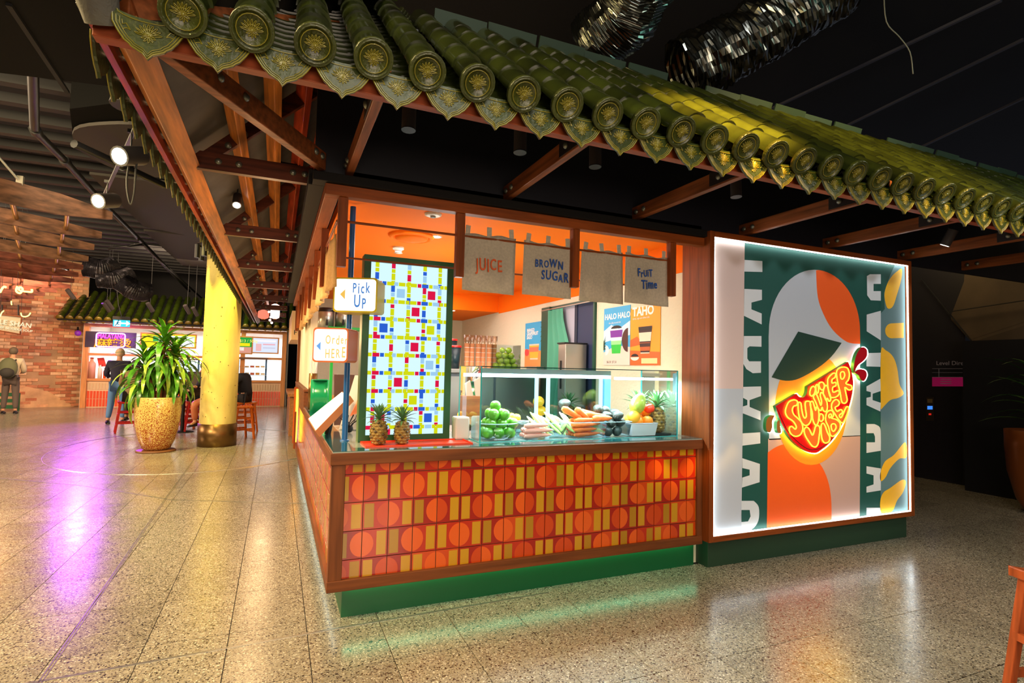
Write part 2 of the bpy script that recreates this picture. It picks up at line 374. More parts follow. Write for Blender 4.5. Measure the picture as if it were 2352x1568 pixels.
# shell of the kiosk
struct(MB().box((XR, F+.13, 0), (XR+.1, 9.7, 2.62)).build('wall_kiosk_right', CREAM))
struct(MB().box((.5, 9.62, 0), (XR, 9.72, 2.62)).build('wall_kiosk_back', CREAM))
kc = struct(MB().box((.36, F+.06, 2.6), (XR, 9.7, 2.68)).build('ceiling_kiosk', OR_))
ob = MB(); ob.box((XR-.006, F+.13, 2.34), (XR-.001, 7.8, 2.6)); struct(ob.build('trim_orange_band', OR_))
struct(MB().box((1.2, 7.8, 2.36), (XR-.007, 9.6, 2.6)).build('trim_bulkhead', OR_))
struct(MB().box((.5, 9.55, 0), (.62, 10.6, 2.6)).build('wall_kiosk_end', CREAM))
struct(MB().box((.36, 7.1, .9), (.44, 10.3, 2.6)).build('wall_kiosk_left', CREAM))
struct(MB().box((.42, 3.6, 0.001), (XR, 9.6, .012)).build('floor_kiosk', mat('kiosk_floor', (90, 85, 80), .5)))
# counter
ctr = thing('kiosk_counter', 'L-shaped juice counter clad in orange and yellow patterned tiles with timber edges', 'counter', (LX, F, 0))
SUB = mat('tile_grout', (120, 88, 66), .8)
MB().box((LX+.03, F+.03, .2), (3.066, F+.12, .95)).box((LX+.03, F+.12, .2), (LX+.12, 10.2, .95)).build('carcass', SUB, ctr, world=True)
RED = mat('tile_red', (184, 40, 12), .22, coat=.6); ORG = mat('tile_orange', (222, 90, 22), .22, coat=.6); YLW = mat('tile_yellow', (196, 142, 22), .22, coat=.6)
RED2 = mat('tile_red_dark', (158, 24, 12), .22, coat=.6); ORG2 = mat('tile_orange_deep', (200, 66, 12), .22, coat=.6); YLW2 = mat('tile_mustard', (172, 122, 18), .22, coat=.6)
TW, TH = .1515, .1655
def tile_mesh(flip, mats, nm, top=None):
    b = MB(); g = .0025; zt = (top or TH)-g
    b.box((g, 0, g), (TW-g, .012, zt), 0)
    def fl_(poly, m):
        poly = [(x, min(z, zt)) for x, z in poly]
        if flip: poly = [(TW-x, z) for x, z in reversed(poly)]
        b.prism([(x, -.0008, z) for x, z in poly], (0, .002, 0), m)
    r = .066
    fl_([(TW-g, TH/2-r*1.1)]+[(TW-g-r*sin(R(a)), TH/2-r*1.1*cos(R(a))) for a in range(15, 180, 15)]+[(TW-g, TH/2+r*1.1)], 1)
    fl_([(.010, .012), (.066, .012), (.066, TH-.012), (.010, TH-.012)], 2)
    return W(b.mesh(nm, mats))
tmv = [[tile_mesh(f, ms, 'tile') for ms in ([RED, ORG, YLW], [RED2, ORG, YLW2], [RED, ORG2, YLW2], [ORG2, ORG, YLW], [RED2, ORG2, YLW])] for f in (0, 1)]
tms = [[tile_mesh(f, ms, 'tile', .085) for ms in ([RED, ORG, YLW], [RED2, ORG, YLW2], [RED, ORG2, YLW2])] for f in (0, 1)]
def tile_at(i, j, side):
    me = random.choice((tms if j == 5 else tmv)[(i+j) % 2])
    z = .027+TH*j
    if side == 0: return inst(me, 'tile', ctr, mw=Matrix.Translation((.506-TW*1+TW*i-LX, .018, z)))
    return inst(me, 'tile', ctr, mw=Matrix.Translation((.018, .08+TW*(i+1), z)) @ Matrix.Rotation(-pi/2, 4, 'Z'))
for i in range(0, 18):
    for j in range(1, 6): tile_at(i+0, j, 0)
for i in range(32):
    for j in range(1, 6): tile_at(i, j, 1)
rest = MB()
for i in range(32, 44):
    for j in range(1, 6):
        z = .027+TH*j; y = F+.08+TW*i; rest.box((LX+.018, y+.002, z), (LX+.03, y+TW-.002, min(z+TH-.004, .93)))
rest.build('tiles_far', ORG2, ctr, 'stuff', world=True)
def brd(nm, a, b, m, par=None, bev=.004): return MB().box(a, b).build(nm, m, par or ctr, world=True, bevel=bev)
brd('top_rail', (LX-.012, F-.012, .915), (3.066, F+.05, .985), CX)
brd('bottom_rail', (LX-.008, F-.008, .188), (3.066, F+.05, .252), CX)
brd('corner_post', (LX-.004, F-.004, .25), (LX+.075, F+.05, .917), CZ)
brd('end_post', (3.018, F-.004, .25), (3.066, F+.05, .917), CZ)
brd('top_rail', (LX-.012, F+.05, .915), (LX+.05, 7.0, .985), CY_)
brd('bottom_rail', (LX-.008, F+.05, .188), (LX+.05, 10.2, .252), CY_)
brd('end_post', (LX-.004, 10.1, .25), (LX+.05, 10.2, 2.5), CZ)
TEAL = mat('teal_top', (22, 88, 92), .12, coat=.8); GRTOP = mat('stone_top', (160, 168, 160), .2, coat=.5)
brd('worktop', (LX, F, .985), (3.066, 4.25, .992), GRTOP, bev=0); brd('worktop_strip', (LX+.0, F+.0, .9921), (3.066, F+.13, .9945), TEAL, bev=0)
brd('worktop_strip', (LX, F+.13, .9921), (LX+.13, 7.0, .9945), TEAL, bev=0); brd('worktop', (LX, 4.25, .985), (.95, 7.0, .992), GRTOP, bev=0)
TRED = mat('tray_orange_red', (236, 62, 16), .45)
tr = MB(); a = at(830, 1022, Z=.99); b = at(1062, 1020, Z=.99)
tr.box((.53, 3.50, .9925), (1.22, 3.73, .9945)); 
for q in (((.525, 3.495), (1.225, 3.502)), ((.525, 3.728), (1.225, 3.735)), ((.525, 3.50), (.531, 3.73)), ((1.219, 3.50), (1.225, 3.73))): tr.box((*q[0], .992), (*q[1], 1.003))
tray = tag(tr.build('counter_tray', TRED), 'shallow orange-red tray set into worktop below the digital screen', 'tray')
# raised left end of the counter (bar)
brd('raised_panel', (LX-.01, 7.0, .9), (LX+.05, 10.2, 1.17), CY_); brd('raised_cap', (LX-.015, 6.98, 1.17), (LX+.12, 10.2, 1.20), CY_)
GRN = mat('green_plinth', (12, 88, 50), .35); GRN2 = mat('green_plinth_dark', (34, 62, 44), .4)
brd('plinth', (LX+.09, F+.09, 0), (3.066, F+.2, .205), GRN, bev=0); brd('plinth', (LX+.09, F+.2, 0), (LX+.2, 10.1, .205), GRN, bev=0)
brd('led_strip', (LX+.1, F+.05, .178), (3.066, F+.062, .187), emat('led_green', (120, 255, 190), 9), bev=0)
brd('led_strip', (LX+.055, F+.1, .178), (LX+.067, 9.5, .187), emat('led_pale', (235, 255, 240), 4), bev=0)
# warm wall light on the side of the counter
wl = thing('side_wall_light', 'tall warm amber glowing light strip with timber shade on counter side', 'wall light', (LX-.02, 8.9, .3))
gl = MB(); pts = [(8.75, .35), (8.6, .50), (8.52, .75), (8.6, 1.0), (8.8, 1.12), (9.0, 1.12), (9.0, .35)]
gl.prism([(LX-.03, y, z) for y, z in pts], (.02, 0, 0)); W(gl.build('diffuser', emat('amber_glow', (255, 176, 50), 5), wl, world=True).data)
MB().box((LX-.06, 8.42, .3), (LX-.035, 8.52, .82)).box((LX-.06, 9.0, .3), (LX-.0, 9.03, 1.15)).build('shade', WZ, wl, world=True)
# ---- overhead frame
fr = thing('kiosk_head_structure', 'orange-brown timber head beams and hanging posts round kiosk opening under black fascia', 'kiosk head', (LX, F, 2.5))
def fb(nm, a, b, m, par=fr, bev=.003): return MB().box(a, b).build(nm, m, par, world=True, bevel=bev)
fb('head_beam', (.22, F-.02, 2.50), (3.06, F+.05, 2.565), WX); fb('head_beam', (.22, F+.05, 2.50), (.30, 10.2, 2.565), WY)
FBK = mat('fascia_black', (20, 18, 18), .75, spec=.2); fb('fascia', (.15, F-.05, 2.567), (3.06, F+.06, 2.62), FBK); fb('fascia', (.13, F+.06, 2.567), (.22, 10.4, 2.66), FBK)
fb('upper_board', (.16, F+.06, 2.62), (8.5, F+.1, 3.5), NAVY, bev=0)
for x in (.30, 1.035, 1.89, 2.745): fb('hanging_post', (x, F-.002, 2.085), (x+.055, F+.05, 2.50), WZ)
for k in range(8):
    y = F+.85*(k+1); fb('hanging_post', (.265, y, 2.07), (.315, y+.06, 2.50), WZ)
MB().tube([(.33, F+.045, 2.365), (2.8, F+.045, 2.365)], .008, 8).build('curtain_rail', WX, fr, world=True)
MB().tube([(.33, F+.07, 2.15), (2.8, F+.07, 2.15)], .006, 8).build('curtain_rail', WX, fr, world=True)
MB().tube([(.30, F+.05, 2.365), (.30, 10, 2.365)], .008, 8).build('curtain_rail', WY, fr, world=True)
# ---- noren cloths
LINEN = mat('linen', (194, 182, 164), .95, noise=(60, .12, (1, 1, 1)), bump=(220, .25)); LINEN_W = mat('linen_tan', (196, 150, 92), .95, noise=(60, .12, (1, 1, 1)))
HEM = mat('linen_hem', (128, 116, 102), .95)
def cloth(quad, label, grp, m=LINEN, depth=.012, seed=0):
    """quad: four world corners tl,tr,br,bl"""
    tl, tr_, br, bl = [Vector(q) for q in quad]; c = thing('noren_curtain', label, 'curtain', (tl+tr_)/2, 0, grp)
    n = (tr_-tl).cross(bl-tl).normalized(); nu, nv = 14, 10; rnd = random.Random(seed); ph = rnd.random()*6
    def sheet(off):
        vs = []
        for j in range(nv+1):
            for i in range(nu+1):
                u, v = i/nu, j/nv; p = (tl*(1-u)+tr_*u)*(1-v)+(bl*(1-u)+br*u)*v
                p = p+n*(depth*(sin(u*9+ph)*.5+.4*sin(u*21+ph*2))*(.3+.7*v)+off); p.z += .006*sin(u*13+ph)*(1-v)
                vs.append(p)
        return vs
    b = MB(); vs = sheet(0); w_ = nu+1
    b.add(vs, [(j*w_+i, j*w_+i+1, (j+1)*w_+i+1, (j+1)*w_+i) for j in range(nv) for i in range(nu)], 0, True)
    o = b.build('cloth', m, c, world=True); sm = o.modifiers.new('thick', 'SOLIDIFY'); sm.thickness = .003
    wd = (tr_-tl).length; xd = (tr_-tl).normalized()
    for u in (.03, .44, .87):
        tb = MB(); p = tl+xd*(wd*u); t = Vector((0, 0, .055))
        tb.bar(p-Vector((0, 0, .012))+xd*.018, p+t+xd*(.018+.01*rnd.uniform(-1, 1)), .033, .004, upv=n); tb.build('tab', m, c, world=True)
    hb = MB()
    for (p, q) in ((bl, br), (tl, tr_)):
        for k in range(nu):
            pass
    return c, n, xd
qs = [[(1064, 535), (1185, 547), (1180, 678), (1060, 665)], [(1204, 552), (1313, 567), (1310, 687), (1200, 675)], [(1336, 572), (1430, 580), (1432, 699), (1328, 690)], [(1437, 580), (1532, 594), (1533, 705), (1435, 694)]]
labs = ['grey linen half-curtain lettered JUICE in orange over counter', 'grey linen half-curtain lettered BROWN SUGAR in blue over counter', 'plain unlettered grey linen half-curtain over display case', 'grey linen half-curtain lettered FRUIT TIME in blue near the wall']
BLU = mat('blue_print', (30, 84, 176), .8); ORP = mat('orange_print', (226, 96, 44), .8)
def hand(s, m, par, px, py, psz, ang=0, Y=F-.0, jit=.12, seed=1, sx=.62, bold=.0):
    """hand-lettered word: letters of uneven height; px,py baseline start in the photo, psz = pixel height"""
    rnd = random.Random(seed); p = at(px, py, Y=Y); q = at(px+10, py+10*ang, Y=Y); k = (at(px, py-psz, Y=Y)-p).z/.7
    x = p.copy(); d = (q-p).normalized()
    for ch in s:
        sz = k*(1+rnd.uniform(-jit, jit))
        if ch != ' ':
            o = text(ch, m, par, x+Vector((0, 0, rnd.uniform(-.08, .08)*k)), d, sz, ext=.0008, bold=bold*sz, sx=sx)
            wdt = max(v.co.x*d.x+v.co.y*d.y for v in o.data.vertices)-(x.x*d.x+x.y*d.y) if len(o.data.vertices) else .3*sz
        else: wdt = .25*sz
        x = x+d*(wdt+.07*k)
for i, (q, l) in enumerate(zip(qs, labs)):
    c, n, xd = cloth([at(x, y, Y=F+.045) for x, y in q], l, 'linen noren half-curtains over the front counter', seed=i)
    if i == 0: hand('JUICE', ORP, c, 1094, 620, 29, .05, F+.028, seed=3, sx=.62, bold=.012)
    if i == 1: hand('BROWN', BLU, c, 1229, 610, 18, .13, F+.028, seed=4, sx=.66, bold=.014); hand('SUGAR', BLU, c, 1243, 641, 20, .14, F+.028, seed=5, sx=.68, bold=.014)
    if i == 3: hand('FrUiT', BLU, c, 1465, 635, 17, .03, F+.028, seed=6, sx=.66, bold=.02); hand('Time', BLU, c, 1474, 661, 21, .03, F+.028, seed=7, sx=.66, bold=.02)
sides = ['tan linen half-curtain nearest the corner on the left side', 'second tan linen half-curtain along left side', 'third tan linen half-curtain along left side', 'fourth tan linen half-curtain along left side', 'fifth tan linen half-curtain along left side', 'tan linen half-curtain farthest along the left side']
for k in range(6):
    y = F+.1+k*.86
    cloth([(.30, y+.80, 2.31), (.30, y+.04, 2.31), (.30, y+.04, 1.98), (.30, y+.80, 1.98)], sides[k], 'tan linen half-curtains on the left side', LINEN_W, .03, seed=20+k)
# ---- kiosk ceiling fittings
def disc(x, y, z, prof, nm, m, par): return MB().lathe(prof, 28, c=(x, y, z)).build(nm, m, par, world=True)
t = thing('ceiling_vent', 'round orange air vent with domed centre in orange ceiling', 'air vent', (1.0, 4.55, 2.6))
disc(1.0, 4.55, 2.6, [(.19, 0), (.19, -.012), (.165, -.03), (.15, -.012), (.15, 0)], 'rim', OR_, t); disc(1.0, 4.55, 2.6, [(.001, -.05), (.09, -.045), (.135, -.03), (.14, -.015)], 'dome', OR_, t)
WHITE = mat('white_plastic', (232, 230, 224), .4)
def downlight(x, y, label):
    t = thing('downlight', label, 'ceiling light', (x, y, 2.6)); disc(x, y, 2.599, [(.05, 0), (.05, -.006), (.038, -.006)], 'ring', WHITE, t); disc(x, y, 2.596, [(.001, 0), (.038, 0)], 'lamp_face', emat('lamp', (255, 246, 230), 22), t); return t
downlight(1.19, 4.47, 'small bright downlight beside the round orange vent')
t2 = thing('downlight', 'bright downlight under the low orange bulkhead at back', 'ceiling light', (2.2, 8.05, 2.36)); disc(2.4, 7.95, 2.359, [(.05, 0), (.05, -.006), (.04, -.006)], 'ring', WHITE, t2); disc(2.4, 7.95, 2.355, [(.001, 0), (.04, 0)], 'lamp_face', emat('lamp', (255, 246, 230), 22), t2)
t = thing('ceiling_sensor', 'flat white round sensor disc on orange ceiling nearest the front', 'sensor', (.99, 3.82, 2.6)); disc(.99, 3.82, 2.6, [(.062, 0), (.060, -.012), (.045, -.018), (.001, -.018)], 'body', WHITE, t); disc(.99, 3.82, 2.58, [(.02, 0), (.018, -.008), (.001, -.008)], 'lens', mat('grey_plastic', (150, 150, 150)), t)
a = at(915, 570, Z=2.59)
t = thing('smoke_detector', 'small white smoke detector on orange ceiling behind the vent', 'smoke detector', (a.x, a.y, 2.6)); disc(a.x, a.y, 2.6, [(.05, 0), (.05, -.02), (.03, -.03), (.03, -.05), (.04, -.055), (.001, -.06)], 'body', WHITE, t); disc(a.x, a.y, 2.566, [(.032, 0), (.032, -.008)], 'grille', mat('grey_plastic', (150, 150, 150)), t)
# ================================================================== ROOF
GLZ = mat('glaze_green', (36, 43, 11), .22, coat=.5, noise=(5, .45, (1, 1, 1)))
GLZY = mat('glaze_olive', (54, 60, 16), .38, coat=.2, noise=(6, .4, (1, 1, 1)), bump=(60, .5))
GLZB = mat('glaze_dark', (44, 54, 12), .4, coat=.1, noise=(8, .4, (1, 1, 1)), bump=(50, .4))
GLZR = mat('glaze_relief', (120, 112, 34), .25, coat=.5)
TANG = R(39.5); SL = 1.40
def frame(o, xd, up_s, n):   # local x across, y up-slope, z normal
    return Matrix(((xd.x, up_s.x, n.x, o.x), (xd.y, up_s.y, n.y, o.y), (xd.z, up_s.z, n.z, o.z), (0, 0, 0, 1)))
def cover_mesh(L=.222, r0=.0705, r1=.0635):
    b = MB(); n = 12
    def arc(r, y, z0=0): return [(r*cos(pi*k/n), y, r*sin(pi*k/n)+z0) for k in range(n+1)]
    rs = [arc(r0-.012, 0), arc(r0, 0), arc(r0, .012), arc(r0-.001, .02), arc(r1, L)]
    for a, c in zip(rs, rs[1:]):
        b.add(a+c, [(i+1, i, i+n+1, i+n+2) for i in range(n)], 0, True)
    return b.mesh('cover_tile', GLZ)
def lotus(b, cx, cz, s, y, m):
    """raised lotus relief built of petals, facing -y"""
    def petal(px, pz, l, w, ang):
        pts = []
        for k in range(8):
            t = k/8*2*pi; lx = l/2*(1+cos(t)); lz = w*sin(t)*(.6+.4*cos(t/2))
            pts.append((px+lx*cos(ang)-lz*sin(ang), pz+lx*sin(ang)+lz*cos(ang)))
        b.tube([(p[0], y, p[1]) for p in pts], s*.028, 4, m, closed=True)
    for k in range(9): petal(cx, cz, s*.62, s*.075, R(10+20*k))
    for k in range(7): petal(cx, cz, s*.36, s*.07, R(30+20*k))
    for k in range(5): petal(cx, cz-.02*s, s*.34, s*.07, R(200+35*k))
    b.ball((cx, y, cz+.02*s), s*.09, 6, 4, m)
def cap_mesh():
    b = MB(); r = .073
    b.lathe([(.001, .004), (.058, .004), (.060, -.004), (.064, -.004), (.066, 0), (.070, -.004), (r, -.002), (r, .02), (r-.01, .02)], 20, 0, axis='y')
    b.tube([(.050*cos(2*pi*k/20), .001, .050*sin(2*pi*k/20)) for k in range(20)], .0022, 4, 1, closed=True)
    lotus(b, 0, -.004, .062, .001, 1)
    n = 12
    def arc(rr, y): return [(rr*cos(pi*k/n), y, rr*sin(pi*k/n)) for k in range(n+1)]
    rs = [arc(r, 0), arc(.070, .02), arc(.0615, .24)]
    for a, c in zip(rs, rs[1:]): b.add(a+c, [(i+1, i, i+n+1, i+n+2) for i in range(n)], 2, True)
    return b.mesh('end_cap_tile', [GLZY, GLZR, GLZ])
def drip_mesh():
    b = MB(); top = [(.100*cos(pi*k/10+pi), .026*sin(pi*k/10+pi)+.014) for k in range(11)]   # concave arc left to right
    low = [(.102, -.012), (.100, -.040), (.088, -.062), (.082, -.072), (.066, -.094), (.052, -.104), (.046, -.112), (.026, -.122), (.014, -.128), (0, -.146)]
    low = low+[(-x, z) for x, z in reversed(low[:-1])]
    poly = top+low
    b.prism([(x, 0, z) for x, z in poly], (0, .012, 0), 0)
    for s_, rr in ((1, .0035), (.90, .0024), (.80, .0018)):
        b.tube([(x*s_, -.001, (z+.06)*s_-.06) for x, z in low], rr, 4, 1)
    b.tube([(x*.9, -.001, z-.012) for x, z in top], .0022, 4, 1)
    lotus(b, 0, -.068, .066, -.0015, 1)
    for s_ in (-1, 1):
        b.tube([(s_*.05, -.001, -.06), (s_*.062, -.001, -.04), (s_*.072, -.001, -.045), (s_*.075, -.001, -.03)], .0024, 4, 1); b.tube([(s_*.05, -.001, -.06), (s_*.06, -.001, -.055), (s_*.07, -.001, -.06)], .002, 4, 1)
    n = 10; A = [(.1*cos(pi*k/n+pi), 0, .045*sin(pi*k/n+pi)) for k in range(n+1)]; B_ = [(x, .16, z) for x, _, z in A]
    b.add(A+B_, [(i, i+1, i+n+2, i+n+1) for i in range(n)], 2, True)
    return b.mesh('drip_tile', [GLZB, GLZR, GLZ])
def pan_mesh():
    b = MB(); n = 8
    def arc(y, z0, s_=1): return [(.1*s_*cos(pi*k/n+pi), y, .042*sin(pi*k/n+pi)+z0) for k in range(n+1)]
    rs = [arc(0, -.006), arc(0, .008), arc(.012, .010), arc(.14, -.004)]
    for a, c in zip(rs, rs[1:]): b.add(a+c, [(i, i+1, i+n+2, i+n+1) for i in range(n)], 0, True)
    return b.mesh('pan_tile', GLZ)
def orand(m, amt):
    nt = m.node_tree; b = nt.nodes['Principled BSDF']; l = b.inputs['Base Color'].links[0]; src = l.from_socket
    oi = nt.nodes.new('ShaderNodeObjectInfo'); mr = nt.nodes.new('ShaderNodeMapRange'); mr.inputs[3].default_value = 1-amt; mr.inputs[4].default_value = 1+amt; nt.links.new(oi.outputs['Random'], mr.inputs[0])
    hs = nt.nodes.new('ShaderNodeHueSaturation'); nt.links.new(src, hs.inputs['Color']); nt.links.new(mr.outputs[0], hs.inputs['Value']); nt.links.new(hs.outputs[0], b.inputs['Base Color'])
orand(GLZ, .35)
CM, EM, DM, PM = cover_mesh(), cap_mesh(), drip_mesh(), pan_mesh()
EY, EZ = 2.05, 2.635
roof = thing('tiled_roof', 'green glazed Chinese tiled roof slope above front of kiosk', 'roof', (0, EY, EZ))
US = Vector((0, cos(TANG), sin(TANG))); UN = Vector((0, -sin(TANG), cos(TANG))); XD = Vector((1, 0, 0))
PCH = .2055; pans = 0; panrest = []
for i in range(37):
    x = -.33+PCH*i
    lim = SL if x > .62 else max(.12, (x+.57+.22)/.95*1.40)
    o = Vector((x, EY, EZ))
    inst(EM, 'end_cap_tile', roof, mw=frame(o-Vector((0, EY, EZ))+UN*.008, XD, US, UN))
    k = 0
    while .235+k*.195 < lim-.05:
        rr = random.uniform(-.004, .004)
        inst(CM, 'cover_tile', roof, mw=frame(Vector((x+rr, 0, 0))+US*(.20+k*.195)+UN*.012, XD, US, UN)); k += 1
    xm = x+PCH/2
    # drip tile hangs vertically at the mouth of the pan channel
    inst(DM, 'drip_tile', roof, mw=Matrix.Translation((xm-PCH if i == 0 else xm, .05, .005)) if i else Matrix.Translation((xm-PCH*1.0, .05, .0)))
    if i == 0: inst(DM, 'drip_tile', roof, mw=Matrix.Translation((xm, .05, .005)))
    lim2 = SL if xm > .62 else max(.2, (xm+.57+.25)/.95*1.40)
    s_ = .09
    while s_ < lim2:
        mwt = frame(Vector((xm, 0, -.002))+US*s_-UN*.014, XD, US, UN)
        if pans < 290: inst(PM, 'pan_tile', roof, mw=mwt); pans += 1
        else: panrest.append(mwt)
        s_ += .098
pr = MB()
for m_ in panrest:
    vs = [m_ @ v.co for v in PM.vertices]; pr.add(vs, [tuple(p.vertices) for p in PM.polygons], 0, True)
pr.build('pan_tiles_far', GLZ, roof, 'stuff')
# ridge plates along the top, boards beneath
rt = MB().box((0, -.006, -.03), (.33, .006, .055)).mesh('ridge_tile', mat('glaze_green_plain', (10, 40, 24), .6))
for i in range(20):
    x = .78+i*.345
    if i in (5, 11): continue
    inst(rt, 'ridge_tile', roof, mw=frame(Vector((x, 0, 0))+US*(SL+.03+.02*(i % 2))+UN*(.045+.006*(i % 3)), XD, UN*-1 if 0 else US, UN) @ Matrix.Rotation(R(-25+4*(i % 3)), 4, 'X'))
rb = MB(); rb.prism([Vector((-.52, 0, 0))+US*.05-UN*.075, Vector((7.6, 0, 0))+US*.05-UN*.075, Vector((7.6, 0, 0))+US*(SL+.03)-UN*.075, Vector((.52, 0, 0))+US*(SL+.03)-UN*.075], UN*.012)
rb.build('sarking_board', BLK, roof)
FAS = wood('fascia_timber', (140, 62, 30), 'x')
MB().box((-.60, .105, -.075), (7.6, .155, -.012)).build('eave_board', FAS, roof, bevel=.003)
BR, BRY = wood('bracket_timber', (124, 66, 32), 'x', .55, .45), wood('bracket_timber', (124, 66, 32), 'y', .55, .45)
BOLT = mat('bolt_steel', (120, 122, 112), .35, .7); DARKT = mat('dark_stained_plate', (28, 18, 18), .5)
bolt_me = MB().lathe([(.020, 0), (.020, .003), (.015, .010), (.008, .014), (.0005, .015)], 10).mesh('bolt', BOLT)
def bolt(par, p, n):
    q = Vector(n).to_track_quat('Z', 'Y').to_matrix().to_4x4(); o = bpy.data.objects.new('bolt', bolt_me); COL.objects.link(o); o.matrix_basis = Matrix.Translation(p) @ q; return wpar(o, par)
def bracket(x, y1=2.2, y0=3.44):
    h = .095; z0 = 2.645
    b = MB().box((x, y1, z0), (x+.045, y0, z0+h)).build('bracket_beam', BRY, roof, world=True, bevel=.004)
    MB().box((x-.004, y1+.05, z0+.012), (x+.049, y1+.42, z0+h+.004)).build('dark_plate', DARKT, b, world=True)
    for s_, nn in ((x-.004, (-1, 0, 0)),):
        for y in (y0-.06, y0-.15): bolt(b, (x-.001, y, z0+.05), nn)
        for y in (y1+.22, y1+.34): bolt(b, (x-.005, y, z0+.052), nn)
    MB().bar((x+.022, y1+.06, z0+.045), (x+.022, 3.12, z0+.045+.824*(3.12-y1-.06)), .045, .08).build('inclined_rafter', BRY, roof, world=True)
for x in (.335, 1.375, 2.43, 3.50, 4.50, 5.55, 6.6): bracket(x)
# ---- side slope (seen from beneath)
roof2 = thing('side_tiled_roof', 'tiled roof slope on left of kiosk, seen from beneath with purlins and bolted brackets', 'roof', (-.57, EY, EZ))
EXX = -.57
US2 = Vector((cos(R(44)), 0, sin(R(44)))); UN2 = Vector((-sin(R(44)), 0, cos(R(44)))); XD2 = Vector((0, -1, 0))
for i in range(71):
    y = EY+.16+.206*i
    if i < 1: continue
    inst(EM, 'end_cap_tile', roof2, mw=frame(Vector((-.10, y-EY, .10)), XD2, US2, UN2))
    inst(DM, 'drip_tile', roof2, mw=Matrix.Translation((-.105, y-EY+.10, .085)) @ Matrix.Rotation(-pi/2, 4, 'Z'))
    if i < 56: inst(CM, 'cover_tile', roof2, mw=frame(Vector((-.10, y-EY, .10))+US2*.2, XD2, US2, UN2))
rr = MB()
for i in range(71):
    y = .16+.206*i; L_ = min(1.5, .15+(y+.1)/1.15*1.5)
    n = 6; A = [Vector((-.10, y+.066*cos(pi*k/n), .10))+UN2*(.066*sin(pi*k/n))+US2*.2 for k in range(n+1)]; Bq = [v+US2*(L_-.2) for v in A]
    rr.add(A+Bq, [(q, q+1, q+n+2, q+n+1) for q in range(n)], 0, True)
rr.build('cover_tiles_upper', GLZ, roof2, 'stuff')
pnl = MB(); e0 = Vector((-.03, 0, .08)); pnl.prism([e0-UN2*.02, e0+Vector((0, 14.9, 0))-UN2*.02, e0+Vector((0, 14.9, 0))+US2*1.5-UN2*.02, e0+Vector((0, 1.1, 0))+US2*1.5-UN2*.02], UN2*.012)
pnl.build('sarking_board', mat('sarking_grey', (74, 68, 60), .8, noise=(4, .3, (1, 1, 1))), roof2)
PUR = wood('purlin_timber', (176, 106, 44), 'y', .4, .5); PURR = wood('purlin_red', (150, 52, 24), 'y', .4, .5)
for k, s_ in enumerate((.03, .36, .62, .86, 1.1, 1.35)):
    p0 = Vector((EXX, EY+.14+s_*.98, 2.655))+US2*s_-UN2*(.06 if k else .045); p1 = p0.copy(); p1.y = 16.9
    MB().bar(p0, p1, .10 if k == 0 else .055, .045 if k == 0 else .085, upv=UN2).build('purlin', PUR if k < 3 else PURR, roof2, world=True, bevel=.003)
MB().box((EXX-.055, EY+.10, 2.62), (EXX-.03, 16.9, 2.70)).build('eave_board', PURR, roof2, world=True)
DRK = wood('truss_timber', (82, 38, 22), 'x', .4, .55)
for k in range(8):
    y = 3.675+1.83*k; z0 = 2.645; xi = .165
    lo = MB(); lo.prism([(EXX, y, z0), (xi, y, z0), (xi, y, z0+.105), (EXX+.10, y, z0+.105)], (0, .045, 0)); lo = lo.build('truss_tie', DRK, roof2, world=True, bevel=.003)
    hi = MB(); a = Vector((EXX+.01, y+.02, z0+.01)); hi.prism([a, a+US2*1.25, a+US2*1.25+UN2*-.105, a+Vector((.10, 0, -.0))+US2*.08], (0, .04, 0)); hi = hi.build('truss_rafter', DRK, roof2, world=True)
    for x in (EXX+.20, EXX+.31, xi-.12, xi-.05): bolt(lo, (x, y-.001, z0+.055), (0, -1, 0))
    for s_ in (.28, .40): bolt(hi, a+US2*s_-UN2*.05+Vector((0, -.001, 0)), (0, -1, 0))
# hip beam to the corner
hb = MB().bar((.20, 3.40, 2.70), (EXX+.03, EY+.18, 2.70), .05, .105).build('hip_beam', BR, roof2, world=True, bevel=.004)
d = (Vector((EXX+.03, EY+.18, 2.70))-Vector((.20, 3.40, 2.70))).normalized(); nn = Vector((d.y, -d.x, 0)); nn = nn if nn.dot(Vector((-.0, -1, 0))) > 0 else -nn
for t in (.05, .12, .75, .92): bolt(hb, Vector((.20, 3.40, 2.715))+d*t+nn*.026, nn)
MB().bar((EXX+.06, EY+.20, 2.70), (.42, 3.12, 3.36), .05, .12).build('hip_rafter', BR, roof2, world=True)
for k in range(9):
    p = Vector((EXX-.02, EY+.0, 2.72)); q = Vector((.62, 3.30, 3.72)); d2 = (q-p).normalized()
    xx = d2.cross(Vector((0, 0, 1))).normalized(); inst(CM, 'hip_tile', roof2, mw=Matrix.Translation((0.57, -EY, -EZ)) @ frame(p+d2*(.02+.2*k), xx, d2, xx.cross(d2)))
hm = MB(); p = Vector((EXX-.06, EY-.06, 2.70)); hm.tube([p, p+Vector((-.05, -.06, .02)), p+Vector((-.09, -.11, .07)), p+Vector((-.11, -.13, .13))], [.06, .065, .05, .015], 8); hm.ball(p+Vector((-.04, -.05, .03)), .075, 10, 7)
hm.build('hip_finial', mat('glaze_bronze', (112, 100, 40), .35, coat=.4), roof2, world=True)
hm = MB().tube([(EXX+.0, EY+.1, 2.60), (EXX-.02, EY+.02, 2.72)], [.05, .07], 10).build('mortar_collar', mat('mortar', (88, 84, 78), .9, bump=(40, .6)), roof2, world=True)
